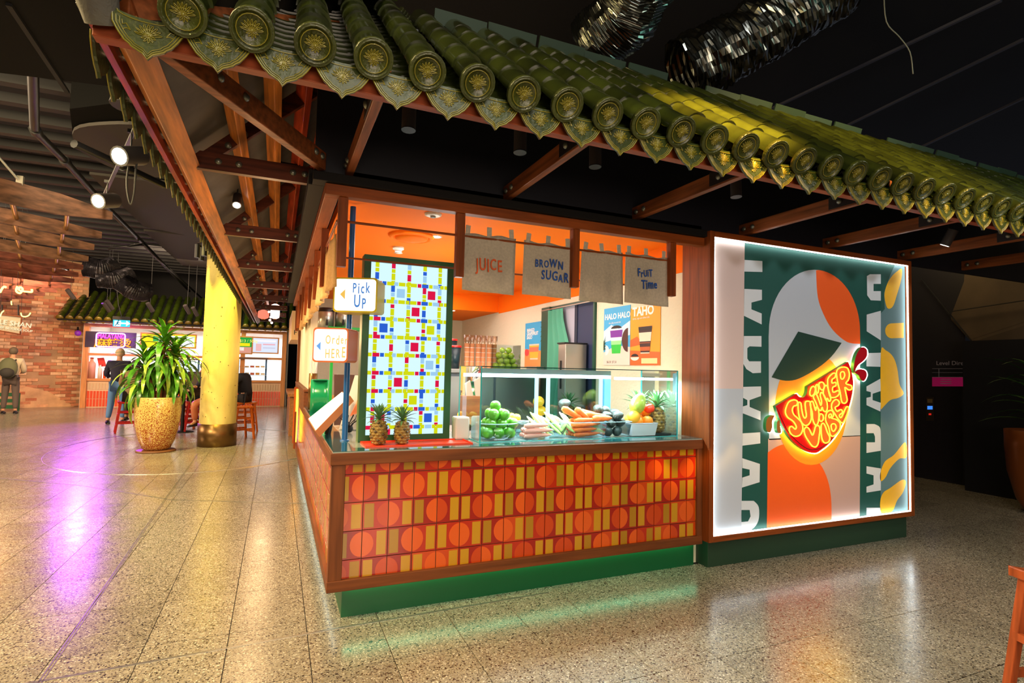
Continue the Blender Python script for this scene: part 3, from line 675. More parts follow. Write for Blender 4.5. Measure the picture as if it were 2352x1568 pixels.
# pipe under the side roof and the hanging spots
pp = thing('sprinkler_pipe', 'thin black sprinkler pipe running under the side roof', 'pipe', (-.12, 3.6, 3.0))
MB().tube([(-.13, 3.2, 3.16), (-.13, 15.5, 3.16)], .028, 10).tube([(-.13, 4.9, 3.16), (.1, 4.9, 3.16), (.1, 4.9, 3.35)], .02, 8).build('pipe', BLK2, pp, world=True)
def can(label, p, aim, r=.045, L=.16, lit=0, grp=None, rod=0):
    p = Vector(p); d = (Vector(aim)-p).normalized(); t = thing('spotlight', label, 'spotlight', p, 0, grp)
    MB().tube([p-d*L/2, p+d*L/2], r, 14).build('barrel', mat('can_black', (60, 54, 56), .5), t, world=True)
    MB().tube([p+d*(L/2-.001), p+d*(L/2+.004)], r*1.02, 14).build('rim', mat('rim_grey', (150, 150, 150), .3, .6) if lit else BLK2, t, world=True)
    if lit: MB().tube([p+d*(L/2+.004), p+d*(L/2+.006)], r*.82, 14).build('lens', emat('spot_lens', (255, 250, 240), lit), t, world=True)
    if rod: MB().tube([p, p+Vector((0, 0, rod))], .007, 6).box(p+Vector((-.03, -.015, rod)), p+Vector((.03, .015, rod+.03))).build('stem', BLK2, t, world=True)
    return t
for (px, py, l) in ((940, 255, 'black cylinder spotlight hanging behind eave above the digital screen'), (1195, 310, 'black cylinder spotlight hanging behind eave above JUICE curtain'), (1367, 345, 'black cylinder spotlight hanging behind eave above bracket beam'), (1690, 418, 'black cylinder spotlight mostly hidden behind eave by the cabinet')):
    p = at(px, py, Y=2.75); can(l, p, p+Vector((-.02, -.06, -1)), .036, .20, rod=.4)
p = at(2180, 545, Y=2.9); can('black spotlight with bright white rim above the mural cabinet', p, p+Vector((-.1, .5, -1)), .04, .14, 8, rod=.35)
p = at(545, 460, Y=5.0); can('small dim spotlight clipped beneath the side roof', p, p+Vector((.0, -.6, -.8)), .035, .12, 2, rod=.2)
p = at(290, 210, Z=2.9); can('black spotlight hanging just left of the roof corner', p, p+Vector((-.15, -.15, -1)), .055, .17, rod=.6)

# ================================================================== MURAL CABINET
MY = 3.335
cab = thing('mural_cabinet', 'tall timber-framed mural cabinet edged with white LED strips on dark green plinth', 'cabinet', (3.07, 3.3, 0))
X0, X1, Z0, Z1 = 3.07, 5.545, .212, 2.615
def cb(nm, a, b, m, bev=.003): return MB().box(a, b).build(nm, m, cab, world=True, bevel=bev)
cb('frame_side', (X0, 3.30, Z0), (X0+.045, 3.62, Z1), WZ); cb('frame_side', (X1-.045, 3.30, Z0), (X1, 3.62, Z1), WZ)
cb('frame_top', (X0+.045, 3.30, Z1-.045), (X1-.045, 3.62, Z1), WX); cb('frame_bottom', (X0+.045, 3.30, Z0), (X1-.045, 3.62, Z0+.045), WX)
cb('plinth', (3.125, 3.37, 0), (X1-.01, 3.62, Z0), GRN2); cb('back_panel', (X0+.045, MY+.02, Z0+.045), (X1-.045, 3.6, Z1-.045), mat('mdf', (90, 80, 70)), 0)
LED = emat('led_white', (238, 252, 255), 16)
cb('led_strip', (X0+.047, 3.306, Z1-.053), (X1-.047, 3.316, Z1-.046), LED, 0); cb('led_strip', (X0+.047, 3.306, Z0+.046), (X1-.047, 3.316, Z0+.053), LED, 0)
cb('led_strip', (X1-.053, 3.306, Z0+.047), (X1-.046, 3.316, Z1-.047), LED, 0); cb('led_strip', (X0+.046, 3.306, Z0+.047), (X0+.053, 3.316, Z1-.047), LED, 0)
mural = MB(); MM = []
def pm(name, rgb):
    MM.append(mat('mural_'+name, rgb, .6)); return len(MM)-1
M_GREEN, M_GREY, M_PINK, M_ORANGE, M_MANGO, M_WHITE, M_SLATE, M_YEL, M_LEAF, M_PINK2 = [pm(*a) for a in (('green', (14, 78, 68)), ('grey', (188, 194, 204)), ('blush', (216, 190, 182)), ('orange', (244, 92, 8)), ('mango', (240, 146, 24)), ('offwhite', (214, 218, 222)), ('slate', (92, 124, 128)), ('yellow', (248, 186, 14)), ('leaf', (16, 56, 44)), ('rose', (196, 158, 146)))]
ZX = 520/994
def Q(zx, zy): return at(1600+zx*ZX, 500+zy*ZX, Y=MY)
def shape(pts, m, lay):
    """flat print on the mural panel, traced in zoom pixels; lay = print layer"""
    P3 = [Q(*p) for p in pts]; y = MY-.0006*lay
    P3 = [Vector((min(max(p.x, X0+.046), X1-.046), y, min(max(p.z, Z0+.046), Z1-.046))) for p in P3]
    mural.add(P3, [tuple(range(len(P3)))], m)
def arcp(cx, cy, rx, ry, a0, a1, n=16): return [(cx+rx*cos(R(a0+(a1-a0)*k/n)), cy+ry*sin(R(a0+(a1-a0)*k/n))) for k in range(n+1)]
def spl(pts, n=5, closed=True):
    out = []; N = len(pts)
    for i in range(N if closed else N-1):
        p0, p1, p2, p3 = [Vector(pts[(i+k-1) % N] if closed else pts[min(max(i+k-1, 0), N-1)]) for k in range(4)]
        for k in range(n):
            t = k/n; v = .5*((2*p1)+(-p0+p2)*t+(2*p0-5*p1+4*p2-p3)*t*t+(-p0+3*p1-3*p2+p3)*t**3); out.append((v.x, v.y))
    if not closed: out.append(tuple(pts[-1]))
    return out
shape([(60, 60), (960, 190), (960, 1320), (60, 1420)], M_GREEN, 0)
shape([(60, 60), (211, 90), (204, 750), (60, 750)], M_PINK, 1); shape([(60, 750), (204, 750), (196, 1400), (60, 1420)], M_GREY, 1)
# arch
shape([(318, 975), (316, 520)]+arcp(517, 500, 200, 272, 180, 360, 28)+[(718, 958)], M_GREY, 1)
shape([(314, 970), (718, 955), (716, 1330), (308, 1380)], M_PINK2, 1)
shape([(524, 231)]+arcp(517, 500, 200, 272, 275, 360, 16)+[(718, 553)]+spl([(715, 553), (660, 545), (600, 495), (560, 430), (532, 350), (524, 235)], 5, False)[1:-1], M_ORANGE, 2)
shape([(312, 1030)]+spl([(312, 1030), (350, 1005), (400, 992), (470, 1010), (540, 1078), (575, 1150), (590, 1230), (592, 1320)], 4, False)+[(590, 1345), (308, 1380)], M_ORANGE, 2)
shape(arcp(502, 835, 158, 250, 0, 360, 40)[:-1], M_MANGO, 3)
shape([(445, 499), (636, 549)]+spl([(636, 549), (590, 610), (530, 660), (450, 705), (390, 715), (328, 700)], 4, False)[1:], M_LEAF, 4)
# slate and yellow blobs on the right
shape([(808, 150), (960, 180), (960, 1330), (808, 1330)], M_SLATE, 1)
shape([(808, 150), (870, 160), (850, 250), (822, 330), (826, 400), (808, 420)], M_GREEN, 2)
shape(spl([(880, 235), (900, 225), (898, 270), (878, 340), (860, 390), (836, 395), (824, 340), (836, 290), (858, 255)]), M_YEL, 3)
shape([(908, 461), (860, 463)]+arcp(856, 496, 29, 33, 270, 90, 10)+[(908, 527)], M_YEL, 3)
shape([(808, 842)]+spl([(808, 842), (808, 590), (830, 582), (862, 610), (880, 660), (890, 730), (908, 770), (885, 790), (850, 800), (824, 825)], 4, False), M_YEL, 3)
shape(spl([(808, 1155), (806, 1120), (826, 1070), (866, 1040), (915, 985), (920, 1050), (888, 1058), (850, 1098), (828, 1140)]), M_YEL, 3)
shape(spl([(808, 1290), (806, 1240), (820, 1205), (850, 1185), (900, 1150), (918, 1160), (905, 1205), (880, 1240), (860, 1285), (830, 1300)]), M_YEL, 3)
# white lettering, left strip
Wl = [[(210, 185), (288, 190), (288, 238), (208, 236)],
      [(209, 312), (286, 316), (286, 360), (240, 372), (240, 402), (285, 420), (285, 468), (207, 430)],
      [(207, 519), (284, 519), (284, 566), (232, 564), (222, 572), (222, 618), (230, 630), (282, 630), (282, 680), (246, 682), (218, 664), (204, 640)],
      [(204, 742), (282, 740), (282, 782), (232, 800), (232, 830), (280, 850), (280, 888), (202, 858), (202, 828), (222, 822), (222, 800), (203, 790)],
      [(201, 946), (279, 941), (279, 990), (200, 1000)],
      [(200, 1055), (277, 1080), (276, 1160), (198, 1184), (200, 1140), (232, 1130), (232, 1105), (200, 1098)]]
for s_ in Wl: shape(s_, M_WHITE, 3)
shape([(196, 1242), (250, 1242)]+spl([(250, 1242), (272, 1270), (270, 1330), (240, 1368), (196, 1376)], 4, False)[1:], M_WHITE, 3); shape([(196, 1282), (232, 1282), (236, 1310), (225, 1332), (196, 1335)], M_GREEN, 4)
Wr = [[(747, 256), (760, 248), (808, 248), (808, 290), (776, 290), (776, 322), (808, 322), (808, 364), (764, 362), (748, 340)],
      [(746, 425), (808, 408), (808, 538), (746, 498)], [(745, 594), (808, 592), (808, 654), (745, 652)],
      [(745, 740), (806, 706), (808, 760), (772, 772), (772, 800), (808, 812), (806, 850), (745, 822), (745, 790), (764, 786), (764, 765), (745, 760)],
      [(745, 1090), (808, 1100), (808, 1196), (745, 1206), (745, 1180), (776, 1170), (776, 1130), (745, 1122)], [(745, 1272), (808, 1272), (808, 1300), (745, 1306)]]
for s_ in Wr: shape(s_, M_WHITE, 3)
shape([(745, 905), (780, 905)]+spl([(780, 905), (804, 920), (808, 960), (808, 1022)], 4, False)[1:]+[(745, 1032)], M_WHITE, 3); shape([(745, 945), (776, 945), (782, 960), (782, 985), (745, 985)], M_GREEN, 4)
mp = mural.build('mural_panel', MM, cab, world=True)
sol = MB().box((X0+.046, MY+.0008, Z0+.046), (X1-.046, MY+.02, Z1-.046)).build('mural_board', mat('mdf', (90, 80, 70)), cab, world=True)
# neon melon sign
NZ = 300/1307
def N(zx, zy, y=MY-.07): return at(1730+zx*NZ, 740+zy*NZ, Y=y)
neon = thing('neon_sign', 'red watermelon-slice neon sign reading SUMMER VIBE glowing yellow on the mural', 'neon sign', N(620, 1000, MY))
mel = [(225, 838), (420, 722), (436, 716)]+spl([(436, 716), (455, 740), (490, 752), (520, 738), (538, 700), (545, 642)], 4, False)[1:]+[(950, 395)]+spl([(950, 395), (978, 470), (1000, 590), (990, 720), (945, 890), (870, 1060), (780, 1190), (690, 1270), (610, 1308), (500, 1270), (390, 1180), (300, 1040), (250, 920), (225, 838)], 4, False)[1:-1]
NR = mat('neon_board_red', (206, 12, 20), .35, emit=.25); NGR = mat('neon_edge_green', (60, 150, 80), .4)
W(MB().prism([N(*p) for p in mel], (0, .03, 0), 0, 1).build('backboard', [NR, NGR], neon, world=True).data)
MB().tube([N(p[0], p[1], MY-.03) for p in mel], .010, 6, closed=True).build('halo_tube', emat('halo_yellow', (255, 216, 90), 16), neon, world=True)
rind = spl([(235, 850), (330, 1060), (430, 1180), (540, 1262), (620, 1270), (700, 1240), (820, 1120), (930, 900)], 4, False)
MB().tube([N(p[0], p[1], MY-.071) for p in rind], .003, 5).build('rind_line', mat('rind', (80, 20, 16)), neon, world=True)
def drop(pts, m, lab):
    pts = spl(pts); d = MB().prism([N(*p) for p in pts], (0, .03, 0), 0, 1); d = d.build('splash_drop', [m, NGR], neon, world=True); W(d.data); d['label'] = lab
    MB().tube([N(p[0], p[1], MY-.02) for p in pts], .006, 6, closed=True).build('drop_halo', emat('halo_white', (255, 255, 245), 12), d, world=True)
DR = mat('drop_red', (196, 8, 30), .4); DB = mat('drop_brown', (150, 92, 32), .5)
drop([(1008, 500), (1012, 410), (1040, 310), (1090, 250), (1135, 270), (1140, 330), (1110, 380), (1050, 430)], DR, 'red splash drop'); drop([(1018, 500), (1060, 470), (1120, 480), (1138, 530), (1110, 585), (1075, 570), (1055, 530)], DR, 'red splash drop')
drop([(212, 930), (150, 950), (130, 1010), (135, 1080), (170, 1100), (190, 1050), (190, 990)], DB, 'brown splash drop'); drop([(262, 980), (240, 1000), (238, 1070), (255, 1108), (280, 1100), (270, 1040)], DB, 'brown splash drop')
TUBE = emat('neon_tube_yellow', (255, 196, 40), 5.5); FILL = emat('neon_letter_fill', (255, 96, 30), 1.5)
sd = (N(950, 395)-N(225, 838)); sd = Vector((sd.x, 0, sd.z)).normalized()
def nlet(pts, inner=(), nm='neon_letter'):
    """one fat neon letter traced on the sign: lit fill plus a tube round its outline"""
    pts = spl(pts, 4); b = MB(); b.prism([N(x, y, MY-.0715) for x, y in pts], (0, .001, 0), 0); b.tube([N(x, y, MY-.078) for x, y in pts], .0050, 6, 1, closed=True)
    for q in inner:
        q = spl(q, 4); b.tube([N(x, y, MY-.078) for x, y in q], .0045, 6, 1, closed=True)
    return b.build(nm, [FILL, TUBE], neon, world=True)
nlet([(330, 850), (358, 795), (410, 775), (442, 792), (436, 828), (405, 840), (392, 875), (405, 920), (440, 955), (485, 1005), (496, 1070), (470, 1125), (420, 1140), (375, 1112), (360, 1062), (385, 1040), (420, 1068), (430, 1040), (400, 990), (345, 950), (322, 900)])
nlet([(450, 812), (476, 806), (486, 870), (500, 935), (518, 958), (532, 930), (522, 860), (522, 800), (548, 788), (572, 806), (578, 900), (580, 970), (555, 1020), (515, 1030), (478, 990), (455, 915)])
nlet([(570, 806), (594, 790), (612, 840), (624, 880), (634, 846), (652, 870), (658, 930), (650, 1000), (630, 1030), (608, 1006), (594, 960), (590, 900), (576, 850)])
nlet([(602, 745), (628, 716), (655, 770), (676, 830), (684, 790), (670, 730), (684, 700), (712, 735), (738, 800), (742, 860), (726, 894), (700, 880), (690, 850), (676, 884), (650, 860), (626, 800)])
nlet([(716, 640), (740, 636), (756, 690), (770, 730), (776, 770), (760, 790), (742, 760), (730, 780), (716, 750), (700, 700)])
nlet([(566, 700), (580, 655), (604, 640), (622, 660), (616, 705), (592, 735), (572, 730)]); nlet([(626, 640), (642, 622), (654, 660), (650, 700), (634, 706)]); nlet([(658, 612), (690, 598), (712, 625), (706, 665), (684, 676), (664, 650)])
nlet([(750, 560), (798, 510), (826, 516), (818, 550), (790, 572), (790, 608), (824, 600), (828, 632), (796, 652), (802, 700), (850, 682), (862, 712), (830, 746), (778, 750), (757, 700), (745, 620)])
nlet([(835, 490), (880, 450), (940, 456), (962, 510), (955, 570), (928, 612), (980, 632), (986, 666), (955, 676), (918, 650), (928, 710), (940, 780), (915, 810), (885, 790), (870, 700), (845, 600)], [[(874, 506), (904, 494), (916, 530), (898, 566), (878, 560)]])
nlet([(510, 1075), (534, 1048), (562, 1070), (592, 1128), (610, 1090), (624, 1042), (654, 1034), (668, 1070), (660, 1140), (650, 1212), (625, 1246), (590, 1236), (555, 1190), (520, 1130)])
nlet([(680, 1032), (700, 1008), (722, 1040), (742, 1100), (766, 1150), (756, 1194), (716, 1206), (690, 1170), (680, 1100)]); nlet([(660, 945), (676, 915), (698, 930), (702, 965), (684, 990), (664, 980)])
nlet([(735, 904), (775, 880), (802, 900), (800, 940), (784, 958), (830, 972), (870, 1010), (866, 1070), (830, 1120), (795, 1140), (770, 1120), (755, 1050), (725, 980)], [[(756, 930), (776, 916), (782, 938), (764, 956)], [(782, 1024), (815, 1016), (830, 1050), (806, 1090), (786, 1072)]])
nlet([(790, 806), (830, 770), (862, 800), (850, 832), (820, 852), (840, 890), (878, 872), (894, 900), (862, 930), (882, 950), (930, 850), (955, 852), (950, 890), (925, 960), (895, 1006), (860, 980), (820, 920), (785, 860)])
tg = thing('tenancy_number', 'faint grey tenancy code FM10 lettered above the mural cabinet', 'sign', at(2008, 590, Y=3.50))
text('FM10', mat('sign_grey2', (120, 116, 110), .6, emit=.2), tg, at(2008, 592, Y=3.47), (1, 0, 0), .085)
# ================================================================== ON THE COUNTER
DG = mat('screen_green', (4, 80, 34), .5); DGS = mat('screen_green_side', (92, 128, 70), .4)
def leaf_mesh(L, wd, droop, m, nm='leaf', n=7, tip=1.0, fold=.25):
    b = MB(); vs = []
    for i in range(n+1):
        t = i/n; a = droop*t; ww = wd*(sin(pi*min(1, .12+t*.88*tip))**.7) if i < n else .0006
        x = L*(sin(a)/max(droop, 1e-3)); z = L*((1-cos(a))/max(droop, 1e-3))*-1
        vs += [(x, -ww/2, z+fold*ww), (x, 0, z), (x, ww/2, z+fold*ww)]
    fs = []
    for i in range(n):
        for k in (0, 1): fs.append((i*3+k, i*3+k+1, i*3+k+4, i*3+k+3))
    b.add(vs, fs, 0, True); return b.mesh(nm, m)
PINE = mat('pine_skin', (150, 118, 56), .6, bump=(80, .3)); PINE2 = mat('pine_eye', (84, 66, 36), .6); PLEAF = mat('pine_leaf', (92, 138, 88), .5)
def pine_body():
    b = MB(); prof = [(.012, 0), (.036, .006), (.047, .04), (.050, .08), (.046, .115), (.034, .142), (.014, .152)]
    b.lathe(prof, 14)
    for j in range(8):
        z = .014+j*.0172; r = .047*(1-((z-.075)/.12)**2)+.0035
        for k in range(10):
            a = 2*pi*(k+.5*(j % 2))/10; c_ = Vector((r*cos(a), r*sin(a), z)); t = Vector((-sin(a), cos(a), 0)); n_ = Vector((cos(a), sin(a), 0))
            b.add([c_-t*.0135, c_-Vector((0, 0, .0105)), c_+t*.0135, c_+Vector((0, 0, .0105)), c_+n_*.007], [(0, 1, 4), (1, 2, 4), (2, 3, 4), (3, 0, 4)], 1 if (j+k) % 3 == 0 else 0)
    return b.mesh('body', [PINE, PINE2])
PB = pine_body(); PLM = [leaf_mesh(.10, .016, dr, PLEAF, n=5) for dr in (.25, .6, 1.0)]
def pineapple(label, p, s=1.0, seed=0, tilt=(0, 0)):
    t = thing('pineapple', label, 'pineapple', p, 0, None); t.scale = (s, s, s); t.rotation_euler = (tilt[0], tilt[1], seed)
    inst(PB, 'body', t); rnd = random.Random(seed)
    for k in range(34):
        el = R(8+80*(k/34)**.8); L_ = .75+.45*sin(pi*(k/34)**.7); az = k*2.4
        mw = Matrix.Translation((0, 0, .146+.02*k/34)) @ Matrix.Rotation(az, 4, 'Z') @ Matrix.Rotation(-el, 4, 'Y') @ Matrix.Scale(L_*(1+rnd.uniform(-.1, .1)), 4)
        inst(PLM[0 if el > 1.0 else (1 if el > .6 else 2)], 'leaf', t, mw=mw)
    return t
pineapple('pineapple in tray before the digital screen, nearer the blue pole', (.620, 3.60, .995), 1.06, 1)
pineapple('pineapple in tray before the digital screen, right of its neighbour', (.770, 3.60, .995), 1.0, 2)
# digital screen
sx0, sx1, sz0, sz1, sy = .512, 1.135, .993, 2.245, 3.745
ds = thing('digital_screen', 'tall bright digital screen in green frame with coloured grid of squares on counter', 'screen', ((sx0+sx1)/2, sy+.05, .993))
fwz = .045
for a, b in (((sx0, sy, sz0), (sx0+fwz, sy+.02, sz1)), ((sx1-fwz, sy, sz0), (sx1, sy+.02, sz1)), ((sx0+fwz, sy, sz0), (sx1-fwz, sy+.02, sz0+fwz)), ((sx0+fwz, sy, sz1-fwz), (sx1-fwz, sy+.02, sz1))): MB().box(a, b).build('bezel', DG, ds, world=True)
MB().box((sx0, sy+.02, sz0), (sx1, sy+.11, sz1)).build('housing', DGS, ds, world=True)
SE = [emat('scr_'+n, c, s) for n, c, s in (('bg', (205, 238, 250), 1.15), ('yellow', (212, 220, 20), 1.0), ('red', (222, 24, 70), 1.0), ('blue', (44, 96, 210), 1.0), ('pale', (160, 206, 240), 1.0))]
im = MB(); iw = sx1-sx0-2*fwz; ih = sz1-sz0-2*fwz; ix = sx0+fwz; iz = sz0+fwz
im.add([(ix, sy+.014, iz), (ix+iw, sy+.014, iz), (ix+iw, sy+.014, iz+ih), (ix, sy+.014, iz+ih)], [(0, 1, 2, 3)], 0)
rnd = random.Random(11); U = iw/17.5
def sq(cx, cz, w_, h_, m, lay=1): 
    x0 = ix+cx*U; z0 = iz+cz*U; x1 = min(x0+w_*U, ix+iw); z1 = min(z0+h_*U, iz+ih)
    if x1 > x0 and z1 > z0: im.add([(x0, sy+.014-.0004*lay, z0), (x1, sy+.014-.0004*lay, z0), (x1, sy+.014-.0004*lay, z1), (x0, sy+.014-.0004*lay, z1)], [(0, 1, 2, 3)], m)
NZc = int(ih/U)+1; cyc = [1, 1, 2, 1, 4, 3, 1]; cc_ = 0
for cx in (1, 4.6, 8.2, 11.8, 15.4):
    z = 0
    while z < NZc: sq(cx, z, .85, .85 if cc_ % 2 else 1.5, cyc[cc_ % 7], 1); z += 1.0 if cc_ % 2 else 1.65; cc_ += 1
for cz in (1.2, 5.2, 9.2, 13.2, 17.2, 21.2, 25.2, 29.2, 33.2):
    x = 0
    while x < 17.5: sq(x, cz, .85 if cc_ % 2 else 1.5, .85, cyc[(cc_*3) % 7], 2); x += 1.0 if cc_ % 2 else 1.65; cc_ += 1
for k_, (cx, cz) in enumerate(((2.3, 2.6), (13, 2.6), (9.4, 6.6), (5.9, 10.6), (13, 14.6), (9.4, 18.6), (2.3, 22.6), (13, 22.6), (9.4, 26.6), (5.9, 30.6), (13, 30.6))): sq(cx, cz, 1.8, 2.0, (2, 3, 1, 2, 4)[k_ % 5], 3)
im.build('screen_image', SE, ds, world=True)
# blue pole with two sign boxes
POLE = mat('pole_blue', (34, 92, 160), .35)
pl = thing('sign_pole', 'slender blue pole rising from counter to the head beam', 'pole', (.435, 3.80, .993))
MB().tube([(.437, 3.84, .993), (.437, 3.84, 2.58)], .019, 14).build('pole', POLE, pl, world=True); MB().lathe([(.03, 0), (.03, .008), (.014, .012)], 16, c=(.437, 3.84, .993)).build('base_flange', POLE, pl, world=True)
def signbox(name, label, fl, dims, body, rot, texts, tri):
    """fl = world front-left-bottom corner; dims = (w,h,depth); box turned to the customer's left"""
    t = thing(name, label, 'sign', fl, rot); w_, h_, d_ = dims; r = .022
    pts = []
    for cx, cz, a0 in ((w_-r, r, -90), (w_-r, h_-r, 0), (r, h_-r, 90), (r, r, 180)):
        for k in range(5): pts.append((cx+r*cos(R(a0+22.5*k)), cz+r*sin(R(a0+22.5*k))))
    o = MB().prism([(x, 0, z) for x, z in pts], (0, d_, 0)); W(o.build('box', body, t).data)
    s_ = .93
    f = MB().prism([((x-w_/2)*s_+w_/2, -.003, (z-h_/2)*s_*.98+h_/2) for x, z in pts], (0, .0035, 0)); W(f.build('lit_face', emat('lit_face', (255, 253, 248), 1.35), t).data)
    (tx, tz, ts), tm_ = tri
    f = MB().prism([(tx, -.004, tz), (tx+ts, -.004, tz-ts*1.0), (tx+ts, -.004, tz+ts*1.0)], (0, .001, 0)); f.build('arrow', tm_, t)
    k = 0
    for s, x, z, sz, m_, seed in texts:
        rnd = random.Random(seed)
        for c_ in s:
            h2 = sz*(1+rnd.uniform(-.1, .1))
            o = text(c_, m_, None, (0, 0, 0), (1, 0, 0), h2, ext=.0005, sx=.55, bold=.012*h2)
            x1 = max([v.co.x for v in o.data.vertices]+[0]); x0 = min([v.co.x for v in o.data.vertices]+[0])
            o.parent = t; o.location = (x-x0, -.0045, z+rnd.uniform(-.05, .05)*sz); x += x1-x0+.10*sz
    return t
EB = emat('print_blue', (80, 140, 214), .9); EY_ = emat('print_yellow', (250, 214, 120), 1.05); EYD = emat('print_amber', (248, 196, 90), 1.0); EBL = emat('print_lightblue', (120, 176, 240), 1.0)
p = at(764, 716, Y=3.70)
signbox('pick_up_sign', 'mustard-sided lit sign box lettered Pick UP on blue pole', p, (.285, .225, .20), mat('mustard_box', (206, 182, 20), .4), R(-24), [('Pick', .125, .125, .095, EB, 1), ('UP', .135, .03, .105, EB, 2)], ((.045, .115, .032), EYD))
p = at(717, 831, Y=3.62)
signbox('order_here_sign', 'terracotta-sided lit sign box lettered Order HERE on blue pole', p, (.222, .215, .18), mat('terracotta_box', (206, 104, 52), .4), R(-26), [('Order', .08, .115, .080, EY_, 3), ('HERE', .08, .03, .085, EY_, 4)], ((.024, .100, .026), EBL))
# ---- glass display case
gx0, gx1, gy0, gy1, gz0, gz1 = 1.29, 2.965, 3.545, 4.02, .995, 1.513
case = thing('display_case', 'glass fruit display case with white LED bars on counter', 'display case', ((gx0+gx1)/2, (gy0+gy1)/2, .993))
GL = glass('case_glass'); EDG = mat('glass_edge_teal', (60, 170, 175), .15, emit=.12)
def cbx(nm, a, b, m): return MB().box(a, b).build(nm, m, case, world=True)
def pane(nm, pts, m=GL): return MB().add(pts, [(0, 1, 2, 3)]).build(nm, m, case, world=True)
pane('glass_pane', [(gx0, gy0, gz0), (gx1, gy0, gz0), (gx1, gy0, gz1), (gx0, gy0, gz1)]); pane('glass_pane', [(gx0, gy0, gz0), (gx0, gy1, gz0), (gx0, gy1, gz1), (gx0, gy0, gz1)])
pane('glass_pane', [(gx1, gy0, gz0), (gx1, gy1, gz0), (gx1, gy1, gz1), (gx1, gy0, gz1)]); pane('glass_top', [(gx0, gy0, gz1), (gx1, gy0, gz1), (gx1, gy1, gz1), (gx0, gy1, gz1)])
e = .004
for x in (gx0, gx1):
    for y in (gy0, gy1): cbx('glass_edge', (x-e, y-e, gz0), (x+e, y+e, gz1), EDG)
for z, m in ((gz0, EDG), (gz1, mat('glass_edge_dark', (16, 60, 64), .15))):
    cbx('glass_edge', (gx0, gy0-e, z-e*.6), (gx1, gy0+e, z+e*.6), m); cbx('glass_edge', (gx0, gy1-e, z-e*.6), (gx1, gy1+e, z+e*.6), m)
    for x in (gx0, gx1): cbx('glass_edge', (x-e, gy0, z-e*.6), (x+e, gy1, z+e*.6), m)
AL = mat('case_aluminium', (150, 170, 180), .35, .5)
LC = emat('led_cool', (225, 248, 255), 14)
cbx('light_housing', (gx0+.02, gy1-.07, gz1-.05), (2.60, gy1-.01, gz1-.012), AL); cbx('led_bar', (gx0+.02, gy1-.072, gz1-.078), (2.60, gy1-.02, gz1-.052), LC); cbx('led_bar', (2.66, gy1-.05, gz1-.085), (gx1-.01, gy1-.03, gz1-.064), LC)
LF = emat('led_frame', (215, 240, 250), 1.6)
for x in (1.31, 1.915, 2.02, 2.52): cbx('door_stile', (x, gy1-.03, gz0+.01), (x+.028, gy1-.012, gz1-.06), LF)
for a_, b_ in ((1.34, 1.915), (2.045, 2.52)): cbx('door_rail', (a_, gy1-.03, gz0+.01), (b_, gy1-.012, gz0+.03), AL)
cbx('mullion', (2.56, gy1-.04, gz0), (2.62, gy1, gz1-.02), mat('case_blue', (70, 140, 180), .3))
DG2 = glass('door_glass', (170, 205, 212), .35, .04)
pane('door_glass', [(1.33, gy1-.02, gz0), (1.93, gy1-.02, gz0), (1.93, gy1-.02, gz1-.06), (1.33, gy1-.02, gz1-.06)], DG2); pane('door_glass', [(2.04, gy1-.015, gz0), (2.53, gy1-.015, gz0), (2.53, gy1-.015, gz1-.06), (2.04, gy1-.015, gz1-.06)], DG2)
cbx('dark_mat', (2.74, gy0+.06, gz0), (gx1-.01, gy1-.03, gz0+.012), mat('rubber_mat', (24, 34, 36), .6))
# ---- fruit
FR = {}
def fruit_mesh(kind):
    if kind in FR: return FR[kind]
    b = MB(); r = 1.0
    if kind in ('apple', 'lime', 'orange', 'tomato'):
        dent = {'apple': .22, 'lime': .05, 'orange': .06, 'tomato': .16}[kind]; sqz = {'apple': .92, 'lime': 1.0, 'orange': .96, 'tomato': .85}[kind]
        prof = []
        for i in range(11):
            a = pi*i/10; rr = sin(a)*(1+.06*(kind == 'apple')*cos(a)*-1); z = -cos(a)*sqz
            z -= dent*math.exp(-(rr/.3)**2)*(1 if z > 0 else -.7); prof.append((max(rr, .001), z))
        b.lathe(prof, 14, 0)
        b.tube([(0, 0, sqz*.8), (.03, .02, sqz*.98)], [.05, .035], 5, 1)
        if kind in ('tomato', 'lime', 'orange'): b.lathe([(.001, sqz*.86), (.16, sqz*.93), (.2, sqz*.96)], 5, 1)
    ms = {'apple': [mat('apple_green', (158, 196, 52), .25, coat=.4, noise=(30, .15, (1, 1, 1))), mat('stem', (90, 70, 30))],
          'lime': [mat('lime_green', (92, 160, 36), .3, coat=.3, noise=(30, .2, (1, 1, 1))), mat('stem', (90, 70, 30))],
          'orange': [mat('orange_skin', (246, 140, 24), .35, bump=(300, .2)), mat('calyx', (90, 110, 40))], 'tomato': [mat('tomato_red', (232, 52, 20), .25, coat=.4), mat('calyx', (90, 110, 40))]}[kind]
    FR[kind] = b.mesh(kind, ms); return FR[kind]
FR['yellow_orange'] = None
def fruit(kind, name, p, r, label, cat, grp=None, m=None):
    me = fruit_mesh(kind)
    if m:
        key = kind+m.name
        if key not in FR: c = me.copy(); c.materials[0] = m; FR[key] = c
        me = FR[key]
    o = inst(me, name, None, loc=p, rot=(random.uniform(-.5, .5), random.uniform(-.5, .5), random.uniform(0, 6)), sc=r); return tag(o, label, cat, grp)
PLAS = glass('clear_tub', (232, 244, 246), .25, .08); TRIM = mat('tub_rim', (196, 226, 232), .2, alpha=.6)
